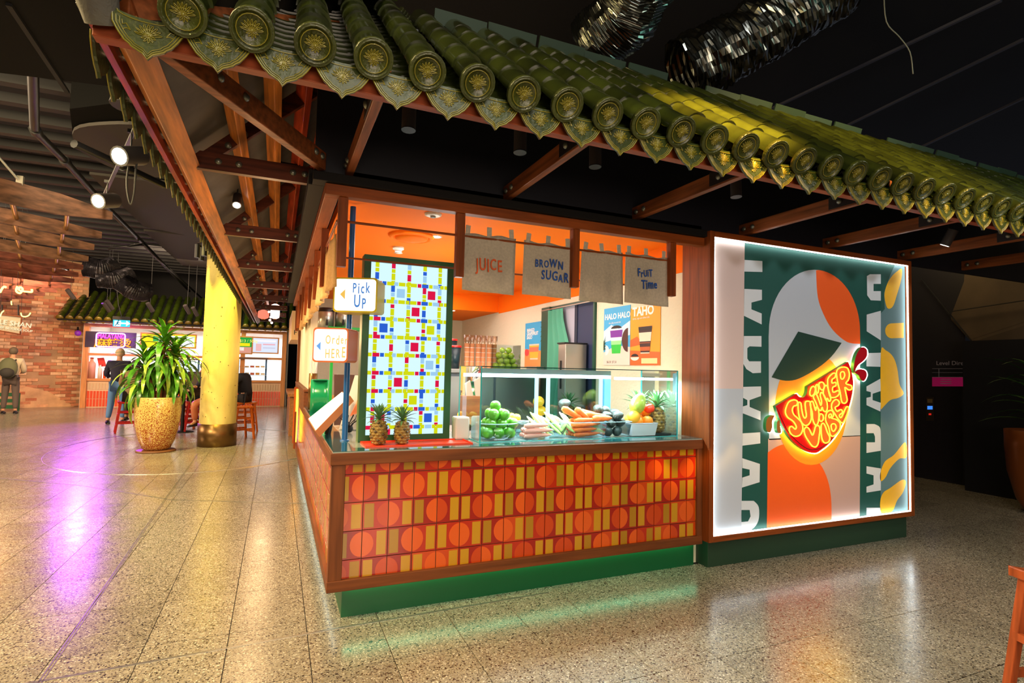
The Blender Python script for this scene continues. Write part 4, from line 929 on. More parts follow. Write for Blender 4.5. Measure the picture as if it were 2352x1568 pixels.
def tub(label, c, a0, a1, b0, b1, h, round_=False, cat='tub', m=None, grp=None):
    """open tub: bottom half sizes a0 x b0, top a1 x b1"""
    t = thing('fruit_tub', label, cat, c, 0, grp); n = 20 if round_ else 4
    def ring(a, b, z):
        if round_: return [(a*cos(2*pi*k/n), b*sin(2*pi*k/n), z) for k in range(n)]
        return [(-a, -b, z), (a, -b, z), (a, b, z), (-a, b, z)]
    bot = ring(a0, b0, .003); top = ring(a1, b1, h); b = MB(); b.add(bot+top, [(k, (k+1) % n, (k+1) % n+n, k+n) for k in range(n)]+[tuple(range(n))], 0, round_)
    b.build('wall', m or PLAS, t); MB().tube(top, .004, 5, closed=True).build('rim', m or TRIM, t); return t
rnd = random.Random(5)
def heap(kind, name, c, hw, hd, r, n, label, cat, grp, m=None, layers=3, zs=.005):
    """piled fruit, layer by layer, no two overlapping much"""
    k = 0; z = c[2]+r+zs
    for L_ in range(layers):
        w_, d_ = hw*(1-.10*L_), hd*(1-.10*L_); nx = max(1, int(w_*2/(r*2.02))); ny = max(1, int(d_*2/(r*2.02)))
        for i in range(nx):
            for j in range(ny):
                if k >= n: return
                x = c[0]+(i-(nx-1)/2+.35*(L_ % 2))*r*2.05; y = c[1]+(j-(ny-1)/2+.2*(L_ % 2))*r*2.05
                fruit(kind, name, (x+rnd.uniform(-.04, .04)*r, y, z+rnd.uniform(-.05, .05)*r), r*rnd.uniform(.95, 1.02), label, cat, grp, m); k += 1
        z += r*1.6
GZ = .996
tub('round clear bowl of green limes at the case\'s left end', (1.475, 3.70, GZ), .13, .155, .10, .125, .115, True, 'bowl')
heap('lime', 'lime', (1.475, 3.70, GZ), .140, .115, .041, 16, 'green lime in the round clear bowl', 'lime', 'limes in the round bowl', layers=3)
LEM = mat('lemon_yellow', (246, 206, 50), .35, coat=.3)
for q in ((1.57, 3.82, 1.17), (1.63, 3.80, 1.14), (1.50, 3.84, 1.19), (1.69, 3.84, 1.13), (1.62, 3.86, 1.11)): fruit('orange', 'lemon', q, .033, 'yellow lemon behind the bowl of limes', 'lemon', 'lemons behind the limes', LEM)
tub('clear round tub behind the limes holding lemons', (1.66, 3.86, GZ), .12, .14, .07, .085, .105, True, 'bowl')
tub('long clear tub of pale carrots and celery', (1.80, 3.68, GZ), .17, .185, .085, .10, .115)
tub('clear tub of orange carrots', (2.175, 3.68, GZ), .14, .155, .085, .10, .115); tub('clear tub of dark avocados', (2.44, 3.68, GZ), .10, .115, .085, .10, .115)
CAR = mat('carrot', (236, 112, 40), .45, noise=(40, .15, (1, 1, 1))); CARP = mat('carrot_pale', (232, 150, 130), .5)
def rod(name, p, q, r0, r1, m, label, cat, grp, tipm=None):
    p = Vector(p); q = Vector(q); t = MB(); n = 6; pts = [p.lerp(q, i/n) for i in range(n+1)]; rs = [r0*.55]+[r0+(r1-r0)*i/n for i in range(1, n)]+[r1*.3]
    rs[1] = r0; t.tube(pts, rs, 9); o = t.build(name, m); o.location = (p+q)/2; o.data.transform(Matrix.Translation(-(p+q)/2)); return tag(o, label, cat, grp)
for k in range(7): 
    z = GZ+.022+.036*(k//3); y = 3.63+.045*(k % 3); rod('carrot', (1.66+rnd.uniform(0, .02), y, z), (1.86+rnd.uniform(-.01, .03), y+rnd.uniform(-.01, .01), z+.004), .023, .011, CARP, 'pale carrot lying in the long clear tub', 'carrot', 'pale carrots in the tub')
for k in range(14):
    z = GZ+.02+.036*(k//4); y = 3.62+.038*(k % 4); x = 2.05+rnd.uniform(0, .02); rod('carrot', (x, y, z), (x+rnd.uniform(.2, .25), y+rnd.uniform(-.01, .01), z+.006), .021, .010, CAR, 'orange carrot piled in the clear tub', 'carrot', 'orange carrots in the tub')
for a_, b_ in (((1.985, 3.66, 1.215), (2.15, 3.64, 1.13)), ((2.10, 3.66, 1.21), (2.21, 3.64, 1.125)), ((2.17, 3.66, 1.165), (2.37, 3.63, 1.145)), ((2.16, 3.72, 1.18), (2.32, 3.70, 1.155)), ((2.22, 3.62, 1.135), (2.39, 3.61, 1.14))): rod('carrot', a_, b_, .029, .018, CAR, 'large orange carrot on top of the carrot tub', 'carrot', 'carrots on top of the tub')
CEL = mat('celery', (186, 216, 120), .4); CELW = mat('celery_pale', (226, 238, 206), .4)
for k in range(11):
    x = 1.74+.030*k; b_ = rod('celery_stick', (x+.10, 3.63+.02*(k % 4), GZ+.02+.008*(k % 3)), (x-.02+.0*k, 3.72+.01*(k % 3), GZ+.155+.03*((k*7) % 4)/3), .011, .012, CEL if k % 3 else CELW, 'pale green celery stick standing in the tub', 'celery', 'celery sticks')
AVO = mat('avocado_skin', (44, 52, 46), .4, coat=.3, bump=(200, .5))
def ellip(name, p, r, sq_, m, label, cat, grp=None, rot=(0, 0, 0), ext=None):
    b = MB(); prof = []
    for i in range(11):
        a = pi*i/10; k = 1-.22*(-cos(a)) if ext else 1; prof.append((max(sin(a)*sq_*k, .001), -cos(a)))
    b.lathe(prof, 14); b.tube([(0, 0, .97), (0, 0, 1.06)], [.07, .05], 6, 1); o = b.build(name, [m, mat('stem', (90, 70, 30))]); o.location = p; o.rotation_euler = rot; o.scale = (r, r, r); return tag(o, label, cat, grp)
for q in ((2.39, 3.66, 1.035), (2.47, 3.65, 1.035), (2.42, 3.66, 1.095), (2.50, 3.66, 1.10), (2.46, 3.63, 1.155), (2.38, 3.68, 1.15), (2.33, 3.72, 1.20), (2.41, 3.74, 1.19), (2.50, 3.74, 1.165), (2.08, 3.80, 1.24)):
    ellip('avocado', q, .05, .74, AVO, 'dark avocado in or above the avocado tub' if q[0] > 2.2 else 'single dark avocado behind the carrots', 'avocado', 'avocados' if q[0] > 2.2 else None, (1.3, rnd.uniform(-.4, .4), rnd.uniform(0, 3)), 1)
WT = mat('white_tray', (222, 226, 236), .35)
tub('white tray of oranges', (2.675, 3.67, GZ), .11, .125, .08, .095, .10, False, 'tray', WT)
fruit('lime', 'lime', (1.46, 3.70, GZ+.235), .04, 'green lime crowning the heap in the round bowl', 'lime')
heap('orange', 'orange', (2.685, 3.67, GZ+.02), .13, .095, .047, 9, 'orange piled in the white tray', 'orange', 'oranges in the white tray', layers=2, zs=.045)
fruit('orange', 'orange', (2.60, 3.62, 1.145), .052, 'large yellow-orange fruit leading the white tray\'s left', 'orange', None, mat('orange_pale', (250, 176, 44), .35, bump=(300, .2)))
fruit('tomato', 'tomato', (2.775, 3.66, 1.205), .048, 'red tomato on top of oranges in the white tray', 'tomato')
ellip('papaya', (2.655, 3.64, 1.25), .088, .70, mat('papaya_skin', (150, 164, 50), .4, coat=.3, noise=(12, .45, (1, 1, 1))), 'large mottled green-yellow papaya on top of the oranges', 'papaya', None, (0, .5, 0), 1)
pineapple('pineapple standing at the right end inside the glass case', (2.885, 3.70, GZ+.012), 1.35, 5)
pineapple('pineapple behind the papaya inside the glass case', (2.815, 3.84, GZ+.012), 1.35, 6)
pineapple('pineapple lying over beside the white tray in the case', (2.80, 3.74, GZ+.035), .85, 7, (.3, .9))
sp = thing('speaker', 'small white rounded box speaker between the digital screen and glass case', 'speaker', (1.215, 3.74, .993)); MB().box((1.165, 3.70, .998), (1.27, 3.80, 1.155)).build('body', mat('speaker_white', (205, 208, 210), .4), sp, world=True, bevel=.012); MB().box((1.17, 3.705, .993), (1.265, 3.795, .998)).build('foot', mat('grey_plastic', (150, 150, 150)), sp, world=True)
# ---- posters on the inner right wall
def wallq(x0, y0, x1, y1, e_=.004): return at(x0, y0, X=XR-e_), at(x1, y1, X=XR-e_)
def poster(name, label, y_near, y_far, z0, z1, base):
    t = thing(name, label, 'poster', (XR-.004, (y_near+y_far)/2, z0)); 
    MB().box((XR-.006, y_near, z0), (XR-.001, y_far, z1)).build('sheet', base, t, world=True)
    def L_(pts, m, lay): MB().add([(XR-.0065-.0006*lay, y_far-(y_far-y_near)*u, z0+(z1-z0)*v) for u, v in pts], [tuple(range(len(pts)))]).build('print', m, t, world=True)
    def T(s, u, v, k, m, bold=0): text(s, m, t, (XR-.0075, y_far-(y_far-y_near)*u, z0+(z1-z0)*v), (0, -1, 0), k, ext=.0003, bold=bold)
    return t, L_, T
def pc(n, c): return mat('p_'+n, c, .5)
def cup(L_, cu, v0, v1, wt, wb, layers):
    for a, b, m, ly in layers:
        wa = wb+(wt-wb)*a; wb_ = wb+(wt-wb)*b; L_([(cu-wa, v0+(v1-v0)*a), (cu+wa, v0+(v1-v0)*a), (cu+wb_, v0+(v1-v0)*b), (cu-wb_, v0+(v1-v0)*b)], m, ly)
WHT_ = pc('white', (246, 246, 244))
t, L_, T = poster('taho_poster', 'orange poster lettered TAHO with an iced dark drink', 3.93, 4.375, 1.56, 2.10, pc('orange', (250, 160, 22)))
T('TAHO', .07, .86, .115, WHT_, .004); T('syrup, sago and silken tofu', .08, .80, .024, WHT_)
L_([(0, 0), (1, 0), (1, .22), (0, .26)], pc('deep_orange', (232, 96, 22)), 1); L_([(0, .44), (.25, .50), (.45, .36), (0, .32)], pc('deep_orange', (232, 96, 22)), 1)
cup(L_, .52, .20, .66, .23, .15, [(0, 1, pc('glass_white', (236, 214, 190)), 2), (.04, .94, pc('syrup', (58, 22, 12)), 3), (.45, .78, pc('tofu', (240, 224, 196)), 4), (.1, .4, pc('caramel', (190, 90, 30)), 4), (.25, .38, pc('syrup', (58, 22, 12)), 5), (.86, 1.0, pc('beans', (30, 16, 12)), 5)])
L_(arcp(.17, .14, .15, .06, 180, 360, 10), pc('bowl', (246, 230, 214)), 3); L_(arcp(.17, .15, .13, .05, 0, 180, 10), pc('beans', (30, 16, 12)), 3)
L_([(.4, .03), (.92, .03), (.92, .12), (.4, .12)], pc('price_tag', (250, 214, 150)), 3); T('$6.30  $7.00', .44, .045, .034, pc('ink', (60, 50, 40)))
t, L_, T = poster('halo_halo_poster', 'sky-blue beach poster lettered HALO HALO with layered drink', 4.38, 4.84, 1.56, 2.14, pc('sky', (60, 170, 226)))
L_([(0, 0), (1, 0), (1, .30), (.5, .34), (0, .22)], pc('sand', (226, 214, 200)), 1); L_([(.0, .60), (.3, .70), (.6, .62), (1, .74), (1, .5), (0, .4)], pc('cloud', (196, 228, 244)), 1)
T('HALO HALO', .04, .80, .078, WHT_, .002); T('ube, jelly, ice and milk', .2, .72, .024, WHT_)
L_(arcp(.93, .42, .22, .20, 90, 270, 14), pc('coconut', (74, 30, 22)), 2); L_(arcp(.08, .26, .14, .09, -90, 90, 10), pc('coconut_in', (246, 240, 232)), 2)
cup(L_, .50, .20, .62, .24, .16, [(0, .42, pc('jelly', (44, 196, 66)), 3), (.36, .52, pc('jelly_pale', (150, 226, 150)), 4), (.5, 1, pc('glass_white2', (232, 234, 244)), 3), (.66, .95, pc('ube', (120, 40, 160)), 4)])
L_(arcp(.5, .63, .2, .05, 0, 180, 10), pc('beans', (30, 16, 12)), 5); T('$6.30  $7.50', .14, .035, .034, pc('ink', (60, 50, 40)))
for k in range(5): L_([(.0, .42-.02*k), (.10, .52-.06*k), (.0, .38-.03*k)], pc('palm', (30, 80, 60)), 3)
t, L_, T = poster('mango_poster', 'blue and orange poster lettered MANGO GRAPEFRUIT SAGO beside the doorway', 6.22, 6.80, 1.52, 2.12, pc('sky', (60, 170, 226)))
T('MANGO', .1, .80, .062, WHT_, .002); T('GRAPEFRUIT', .1, .72, .062, WHT_, .002); T('SAGO', .1, .64, .062, WHT_, .002)
L_([(0, 0), (1, 0), (1, .36), (0, .42)], pc('peach', (240, 150, 80)), 1); cup(L_, .5, .18, .52, .26, .2, [(0, 1, pc('glass_white', (236, 214, 190)), 2), (.1, .9, pc('mango', (250, 186, 60)), 3), (.5, .8, pc('pinkish', (240, 120, 90)), 4)])
L_(arcp(.12, .34, .12, .08, 0, 360, 14)[:-1], pc('grapefruit', (226, 70, 70)), 3)
for k in range(5): L_([(1.0, .95-.05*k), (.80, .98-.11*k), (1.0, .90-.06*k)], pc('palm', (30, 80, 60)), 3)
# ---- doorway with curtain
dr = thing('doorway', 'green-framed doorway with navy inner wall in cream right wall', 'doorway', (XR, 5.6, 0)); dr['kind'] = 'structure'
DRG = mat('door_green', (10, 74, 56), .4); NVY = mat('door_navy', (34, 48, 84), .6)
ya, yb, zt = 5.02, 6.2, 2.27
def dq(nm, y0, y1, z0, z1, m, e0=.002, e1=.012): return MB().box((XR-e1, y0, z0), (XR-e0, y1, z1)).build(nm, m, dr, world=True)
dq('recess_navy', ya, 5.44, .9, zt-.02, NVY); dq('recess_wall', 5.44, yb, .9, zt-.02, mat('pale_recess', (176, 178, 196), .7))
dq('recess_post', 5.37, 5.43, .9, zt-.02, mat('door_navy2', (22, 34, 60), .6), .01, .02)
dq('door_jamb', ya-.03, ya, .9, zt, DRG, .001, .03); dq('door_jamb', yb-.22, yb, .9, zt, DRG, .001, .06); dq('door_head', ya, yb, zt-.03, zt, DRG, .001, .035)
ct = thing('doorway_curtain', 'gathered teal green curtain hanging at the left of the doorway', 'curtain', (XR-.05, 5.85, .9))
b = MB(); vs = []; nu, nv = 24, 10
for j in range(nv+1):
    for i in range(nu+1):
        u, v = i/nu, j/nv; wv = .26+.20*sin(v*pi*1.1)**2
        vs.append((XR-.06-.035*sin(u*22)*(.6+.4*v), 6.0-u*(wv+.10), 2.22-v*1.3))
b.add(vs, [(j*(nu+1)+i, j*(nu+1)+i+1, (j+1)*(nu+1)+i+1, (j+1)*(nu+1)+i) for j in range(nv) for i in range(nu)], 0, True)
b.build('cloth', mat('curtain_teal', (86, 168, 140), .8), ct, world=True); MB().tube([(XR-.06, 5.0, 2.235), (XR-.06, 6.2, 2.235)], .008, 8).build('rod', STEEL, ct, world=True)
SS = mat('stainless', (176, 172, 166), .32, .85)
p = at(1340, 838, X=XR-.5)
fz = thing('stainless_unit', 'upright stainless steel cabinet standing before the navy doorway', 'cabinet', (2.93, 5.2, .01))
MB().box((2.80, 5.12, .01), (3.06, 5.28, 1.78)).build('body', SS, fz, world=True, bevel=.006); MB().box((2.79, 5.12, 1.78), (3.07, 5.29, 1.795)).build('top', BLK2, fz, world=True); MB().box((2.79, 5.2, 1.3), (2.80, 5.22, 1.6)).build('handle', BLK2, fz, world=True)
# ---- back bench with cups, apples
bb = thing('back_bench', 'stainless back bench behind the glass case carrying cups and apples', 'bench', (2.1, 6.3, .01))
MB().box((1.2, 6.0, 1.44), (2.95, 6.7, 1.485)).build('worktop', SS, bb, world=True, bevel=.005); MB().box((1.25, 6.05, .02), (2.9, 6.65, 1.44)).build('body', mat('bench_grey', (110, 116, 124), .4, .3), bb, world=True)
for k in range(3): MB().box((1.28+.55*k, 6.035, .3), (1.8+.55*k, 6.049, 1.4)).build('door', SS, bb, world=True)
BZ = 1.486
def cupstack(label, x, y, n, r, body, lid, h=.12, grp=None, cat='cups'):
    t = thing('cup', label, cat, (x, y, BZ), 0, grp)
    MB().lathe([(.001, .0), (r*.72, .0), (r, h), (r*.98, h)], 14).build('body', body, t); 
    if lid: MB().lathe([(r*1.06, h-.004), (r*1.08, h+.012), (r*.9, h+.02), (.001, h+.022)], 14).build('lid', lid, t)
    return t
DKC = mat('dark_cup', (26, 52, 62), .35); RLID = mat('red_lid', (214, 36, 34), .35)
cupstack('dark teal tub with red lid beside the digital screen', 1.89, 6.1, 1, .07, DKC, RLID, .25); cupstack('taller dark teal tub with red lid behind the first', 1.93, 6.4, 1, .075, DKC, RLID, .34)
OCUP = mat('orange_sleeve', (240, 160, 110), .4); OC2 = glass('cup_clear', (250, 236, 224), .3, .1)
cs0 = None
for k in range(6):
    x, y = 2.04+.070*k, 6.12+.03*(k % 2)
    t = thing('cup_stack', 'tall stack of clear cups printed orange on the back bench', 'cup stack', (x, y, BZ), 0, 'cup stacks on the back bench')
    MB().lathe([(.026, 0), (.034, .30), (.036, .30)], 12).build('sleeve', OCUP, t); MB().lathe([(.036, .301), (.042, .40), (.040, .40)], 12).build('lid_stack', OC2, t)
    for q in range(5): MB().lathe([(.029+.0015*q, .03+.055*q), (.0335+.0010*q, .035+.055*q)], 12).build('cup_rim', WHITE, t)
ab = thing('apple_box', 'clear open box of green apples on back bench', 'box', (2.52, 6.15, BZ))
b = MB(); x0, x1, y0, y1, z0, z1 = -.17, .17, -.12, .12, .002, .30
b.add([(x0, y0, z0), (x1, y0, z0), (x1, y1, z0), (x0, y1, z0), (x0, y0, z1), (x1, y0, z1), (x1, y1, z1), (x0, y1, z1)], [(0, 3, 2, 1), (0, 1, 5, 4), (1, 2, 6, 5), (2, 3, 7, 6), (3, 0, 4, 7)]); b.build('wall', PLAS, ab)
heap('apple', 'apple', (2.52, 6.15, BZ), .165, .115, .040, 40, 'pale green apple piled in the clear box', 'apple', 'green apples in the clear box', layers=4)
mz = thing('metal_tin', 'low steel tin right of the apple box', 'tin', (3.0, 6.3, BZ)); MB().box((2.94, 6.1, BZ), (3.06, 6.4, BZ+.05)).build('body', SS, mz, world=True)
# second row of fruit seen through the case doors
bn = thing('prep_bench', 'low stainless prep bench behind the display case', 'bench', (2.0, 4.75, .01)); MB().box((1.35, 4.5, .92), (2.95, 5.0, .96)).build('worktop', SS, bn, world=True); MB().box((1.4, 4.55, .01), (2.9, 4.95, .92)).build('body', mat('bench_grey', (110, 116, 124)), bn, world=True)
heap('orange', 'lemon', (1.62, 4.75, .96), .14, .10, .04, 9, 'lemon on the prep bench seen through glass', 'lemon', 'lemons on the prep bench', LEM, layers=3)
heap('orange', 'onion', (1.92, 4.75, .96), .17, .10, .04, 12, 'brown onion on the prep bench seen through glass', 'onion', 'onions on the prep bench', mat('onion', (210, 130, 80), .4), layers=3)
heap('orange', 'melon', (2.30, 4.72, .96), .10, .08, .055, 6, 'yellow melon on the prep bench seen through glass', 'melon', 'melons on the prep bench', LEM, layers=3)
pineapple('dark pineapple on the prep bench behind the case', (2.62, 4.7, .96), 1.3, 9)
# ---- ordering corner on the left
ms = thing('slanted_menu', 'white slanted menu panel with orange-brown edge leaning on counter left', 'menu panel', (.37, 4.4, .995))
pa, pb, pc_, pd_ = at(706, 963, X=.36), at(727, 988, X=.36), at(786, 902, X=.60), at(806, 905, X=.60)
A = at(707, 962, Y=4.35); B_ = at(724, 990, Y=3.95); C_ = at(804, 908, Y=4.05); D_ = at(786, 899, Y=4.45)
nn = (B_-A).cross(D_-A).normalized(); nn = nn if nn.z > 0 else -nn
W(MB().prism([A, B_, C_, D_], -nn*.05).build('board', mat('menu_edge', (196, 116, 70), .5), ms, world=True).data)
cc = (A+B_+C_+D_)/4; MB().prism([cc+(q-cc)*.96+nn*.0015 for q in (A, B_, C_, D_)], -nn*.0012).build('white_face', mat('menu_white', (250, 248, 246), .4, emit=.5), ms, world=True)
MB().bar(cc-nn*.04, Vector((cc.x, cc.y+.03, .994)), .03, .03).build('stand', BLK2, ms, world=True)
gr = thing('green_curved_panel', 'glossy green curved panel standing at counter\'s left end', 'panel', (.42, 5.6, .993))
g = MB(); pts = [(.36+.16*sin(pi/2*k/6)-.02, 6.2-.10*k/6) for k in range(7)]
vs = []
for x, y in pts: vs += [(x, y, .993), (x, y, 1.34)]
g.add(vs, [(2*k, 2*k+2, 2*k+3, 2*k+1) for k in range(6)], 0, True); o = g.build('shell', mat('green_gloss', (26, 150, 96), .2, coat=.6), gr, world=True); sm = o.modifiers.new('t', 'SOLIDIFY'); sm.thickness = .02
MB().box((.35, 6.1, 1.335), (.50, 6.2, 1.345)).build('cap', mat('green_gloss', (26, 150, 96)), gr, world=True)
for k, (px, pz) in enumerate(((744, 0), (786, 0))):
    p = at(px, 752, Y=6.6); p.x = min(max(p.x, .5), 1.3)
    u = thing('drink_urn', 'brushed steel drink urn with black tap, '+('left' if k == 0 else 'right')+' one on green shelf', 'urn', (p.x, 6.6, p.z))
    MB().lathe([(.001, .0), (.085, .0), (.085, .20), (.075, .21), (.001, .212)], 20).build('body', SS, u); MB().lathe([(.088, .18), (.088, .20), (.08, .225), (.001, .23)], 20).build('lid', BLK2, u); MB().box((-.012, -.12, .02), (.012, -.08, .05)).box((-.008, -.115, .05), (.008, -.10, .085)).build('tap', BLK, u)
    zsh = p.z
sh = thing('green_shelf', 'bright green shelf board carrying the steel drink urns', 'shelf', (.9, 6.6, zsh-.03))
MB().box((.52, 6.48, zsh-.028), (1.20, 6.74, zsh-.001)).build('board', mat('shelf_green', (20, 170, 60), .35), sh, world=True)
for x in (.56, 1.15): MB().box((x, 6.58, .993), (x+.03, 6.62, zsh-.028)).build('support', mat('shelf_green', (20, 170, 60)), sh, world=True)
st_ = thing('straw_holder', 'metal canister of white wrapped straws on the counter\'s left', 'straw holder', (.46, 6.7, .993))
p = at(712, 880, Y=6.5); st_.location = (p.x+.03, 6.5, 1.0)
MB().lathe([(.001, 0), (.045, 0), (.045, .40), (.042, .40), (.042, .02)], 14).build('canister', mat('brass', (130, 96, 50), .3, .8), st_)
for k in range(9): MB().tube([(.02*cos(k), .02*sin(k), .2), (.04*cos(k*1.3), .04*sin(k*1.3), .56+.02*(k % 3))], .005, 5).build('straw', WHITE, st_)
nb = thing('napkin_box', 'wooden napkin box with white napkins behind the counter\'s left', 'napkin box', (.62, 5.6, .993)); MB().box((.52, 5.5, .993), (.78, 5.75, 1.20)).build('box', wood('light_box', (170, 110, 60), 'x'), nb, world=True)
b = MB(); b.prism([(.53, 5.6, 1.2), (.60, 5.6, 1.2), (.62, 5.6, 1.36), (.55, 5.6, 1.40)], (0, .02, .01)); b.build('napkin', WHITE, nb, world=True)
b = MB(); b.prism([(.62, 5.62, 1.2), (.70, 5.62, 1.2), (.72, 5.62, 1.32), (.66, 5.62, 1.36)], (0, .02, .01)); b.build('napkin', WHITE, nb, world=True)
tl = thing('till', 'dark brown till monitor seen from behind left of blue pole', 'till', (.56, 4.75, .993)); MB().prism([(.44, 4.6, 1.02), (.66, 4.6, 1.02), (.66, 4.75, 1.42), (.44, 4.75, 1.42)], (0, .03, 0)).build('monitor', mat('till_brown', (74, 44, 38), .5), tl, world=True); MB().box((.50, 4.62, .993), (.62, 4.78, 1.03)).build('base', BLK2, tl, world=True)
lf = thing('leaflet_board', 'grey leaflet panel with orange print leaning behind slanted menu', 'leaflet board', (.60, 4.5, .993)); MB().prism([(.47, 4.52, 1.0), (.64, 4.42, 1.0), (.66, 4.50, 1.42), (.58, 4.56, 1.42)], (.01, .015, 0)).build('board', mat('leaf_grey', (196, 190, 190), .5), lf, world=True); MB().prism([(.54, 4.465, 1.10), (.62, 4.425, 1.14), (.64, 4.46, 1.3), (.60, 4.485, 1.24)], (0, -.002, 0)).build('print', mat('leaf_orange', (240, 130, 80), .5), lf, world=True)
tw = thing('wire_sculpture', 'tangle of thin black wire standing by the blue pole', 'ornament', (.52, 4.3, .993)); b = MB(); rr_ = random.Random(3)
for k in range(16):
    a = rr_.uniform(0, 6.28); b.tube([(0, 0, .02), (.03*cos(a), .03*sin(a), .07), (.07*cos(a+.5), .07*sin(a+.5), .10+rr_.uniform(-.05, .05))], .003, 4)
b.ball((0, 0, .03), .03, 8, 6); b.build('wire', BLK, tw)
# ================================================================== HALL: column, plant
colm = thing('concrete_column', 'round concrete column lit yellow with bronze metal base ring', 'column', (-.94, 11.3, 0)); colm['kind'] = 'structure'
CONC = mat('board_concrete', (216, 198, 120), .75, noise=(5, .16, (1, 1, .3)), bump=(18, .35))
MB().lathe([(.30, .40), (.30, 3.72), (.001, 3.72)], 40, c=(-.94, 11.3, 0)).build('shaft', CONC, colm, world=True)
MB().lathe([(.001, 0), (.318, 0.001), (.318, .40), (.30, .402)], 40, c=(-.94, 11.3, 0)).build('base_ring', mat('bronze_ring', (120, 92, 58), .35, .85), colm, world=True)
pit = MB(); rp = random.Random(8)
for k in range(60):
    a = rp.uniform(pi, 2*pi); z = rp.uniform(.5, 3.3); r = .3003; pit.ball((-.94+r*cos(a), 11.3+r*sin(a), z), rp.uniform(.004, .010), 6, 4)
pit.build('pits', mat('pit_dark', (110, 92, 50), .9), colm, 'stuff', world=True)
for z in (.9, 1.75, 2.55):
    for k in range(5):
        a = R(200+35*k); pass
tr = thing('column_light_ring', 'black ring round the column top carrying small spotlights', 'light ring', (-.94, 11.3, 3.55))
MB().tube([(-.94+.46*cos(2*pi*k/28), 11.3+.46*sin(2*pi*k/28), 3.62) for k in range(28)], .018, 6, closed=True).build('ring', BLK2, tr, world=True)
for k in range(10):
    a = 2*pi*k/10+.2; x, y = -.94+.46*cos(a), 11.3+.46*sin(a); MB().tube([(x, y, 3.36), (x, y, 3.60)], .045, 12).build('can', BLK2, tr, world=True)
pot = thing('speckled_planter', 'large tapered yellow planter speckled with rust red beside the column', 'planter', (-1.79, 10.8, 0))
m = mat('speckle_glaze', (206, 178, 92), .25, coat=.6); nt = m.node_tree; bs = nt.nodes['Principled BSDF']; geo = nt.nodes.new('ShaderNodeNewGeometry')
n1 = nt.nodes.new('ShaderNodeTexNoise'); n1.inputs['Scale'].default_value = 78; n1.inputs['Detail'].default_value = 1.5; nt.links.new(geo.outputs['Position'], n1.inputs['Vector'])
sx = nt.nodes.new('ShaderNodeSeparateXYZ'); nt.links.new(geo.outputs['Position'], sx.inputs[0])
mr = nt.nodes.new('ShaderNodeMapRange'); mr.inputs[1].default_value = .15; mr.inputs[2].default_value = .86; mr.inputs[3].default_value = .44; mr.inputs[4].default_value = .60; nt.links.new(sx.outputs[2], mr.inputs[0])
g = nt.nodes.new('ShaderNodeMath'); g.operation = 'GREATER_THAN'; nt.links.new(n1.outputs[0], g.inputs[0]); nt.links.new(mr.outputs[0], g.inputs[1])
mx = nt.nodes.new('ShaderNodeMix'); mx.data_type = 'RGBA'; nt.links.new(g.outputs[0], mx.inputs[0]); mx.inputs[6].default_value = (*lin((214, 190, 110)), 1); mx.inputs[7].default_value = (*lin((150, 72, 26)), 1); nt.links.new(mx.outputs[2], bs.inputs['Base Color'])
MB().lathe([(.001, .03), (.17, .03), (.21, .06), (.27, .2), (.318, .42), (.335, .65), (.335, .88), (.328, .90), (.305, .90), (.30, .80)], 44).build('vessel', m, pot)
MB().lathe([(.001, 0), (.29, 0.001), (.29, .02), (.27, .03), (.001, .03)], 36).build('saucer', mat('saucer', (110, 66, 34), .5), pot)
MB().lathe([(.001, .82), (.305, .815)], 24).build('soil', mat('soil', (50, 38, 26), .95), pot)
PL1 = mat('leaf_green', (70, 132, 28), .35, coat=.2, noise=(14, .4, (1, 1, 1))); PL2 = mat('leaf_lime', (150, 186, 60), .35, coat=.2)
dra = thing('dracaena', 'tall bushy dracaena with drooping glossy strap leaves in the speckled planter', 'plant', (-1.79, 10.8, .82))
TRK = mat('cane_trunk', (150, 96, 56), .7, bump=(40, .5))
heads = []
for (x, y, h, lx) in ((-.06, 0, .62, -.16), (.07, .03, .78, .14), (.01, -.05, 1.00, .03)):
    MB().tube([(x, y, -.02), (x+lx*.3, y, h*.4), (x+lx*.8, y, h*.75), (x+lx, y, h)], [.045, .04, .034, .026], 10).build('stem', TRK, dra); heads.append((x+lx, y, h))
LMs = [leaf_mesh(L_, w_, d_, m_, n=9, fold=.18) for L_, w_, d_, m_ in ((.60, .085, 1.6, PL1), (.68, .08, 2.1, PL1), (.48, .07, 1.1, PL1), (.60, .075, 1.8, PL2), (.52, .09, 2.5, PL1))]
rd = random.Random(21)
for hi, (x, y, h) in enumerate(heads):
    for k in range(82):
        az = k*2.399+hi; el = R(82-105*((k+1)/82)**.75); z = h+.10-.62*(k/82)
        me = LMs[2] if el > 1.0 else rd.choice(LMs)
        inst(me, 'leaf', dra, mw=Matrix.Translation((x, y, z)) @ Matrix.Rotation(az+rd.uniform(-.2, .2), 4, 'Z') @ Matrix.Rotation(-el, 4, 'Y') @ Matrix.Scale(rd.uniform(.75, 1.1), 4))
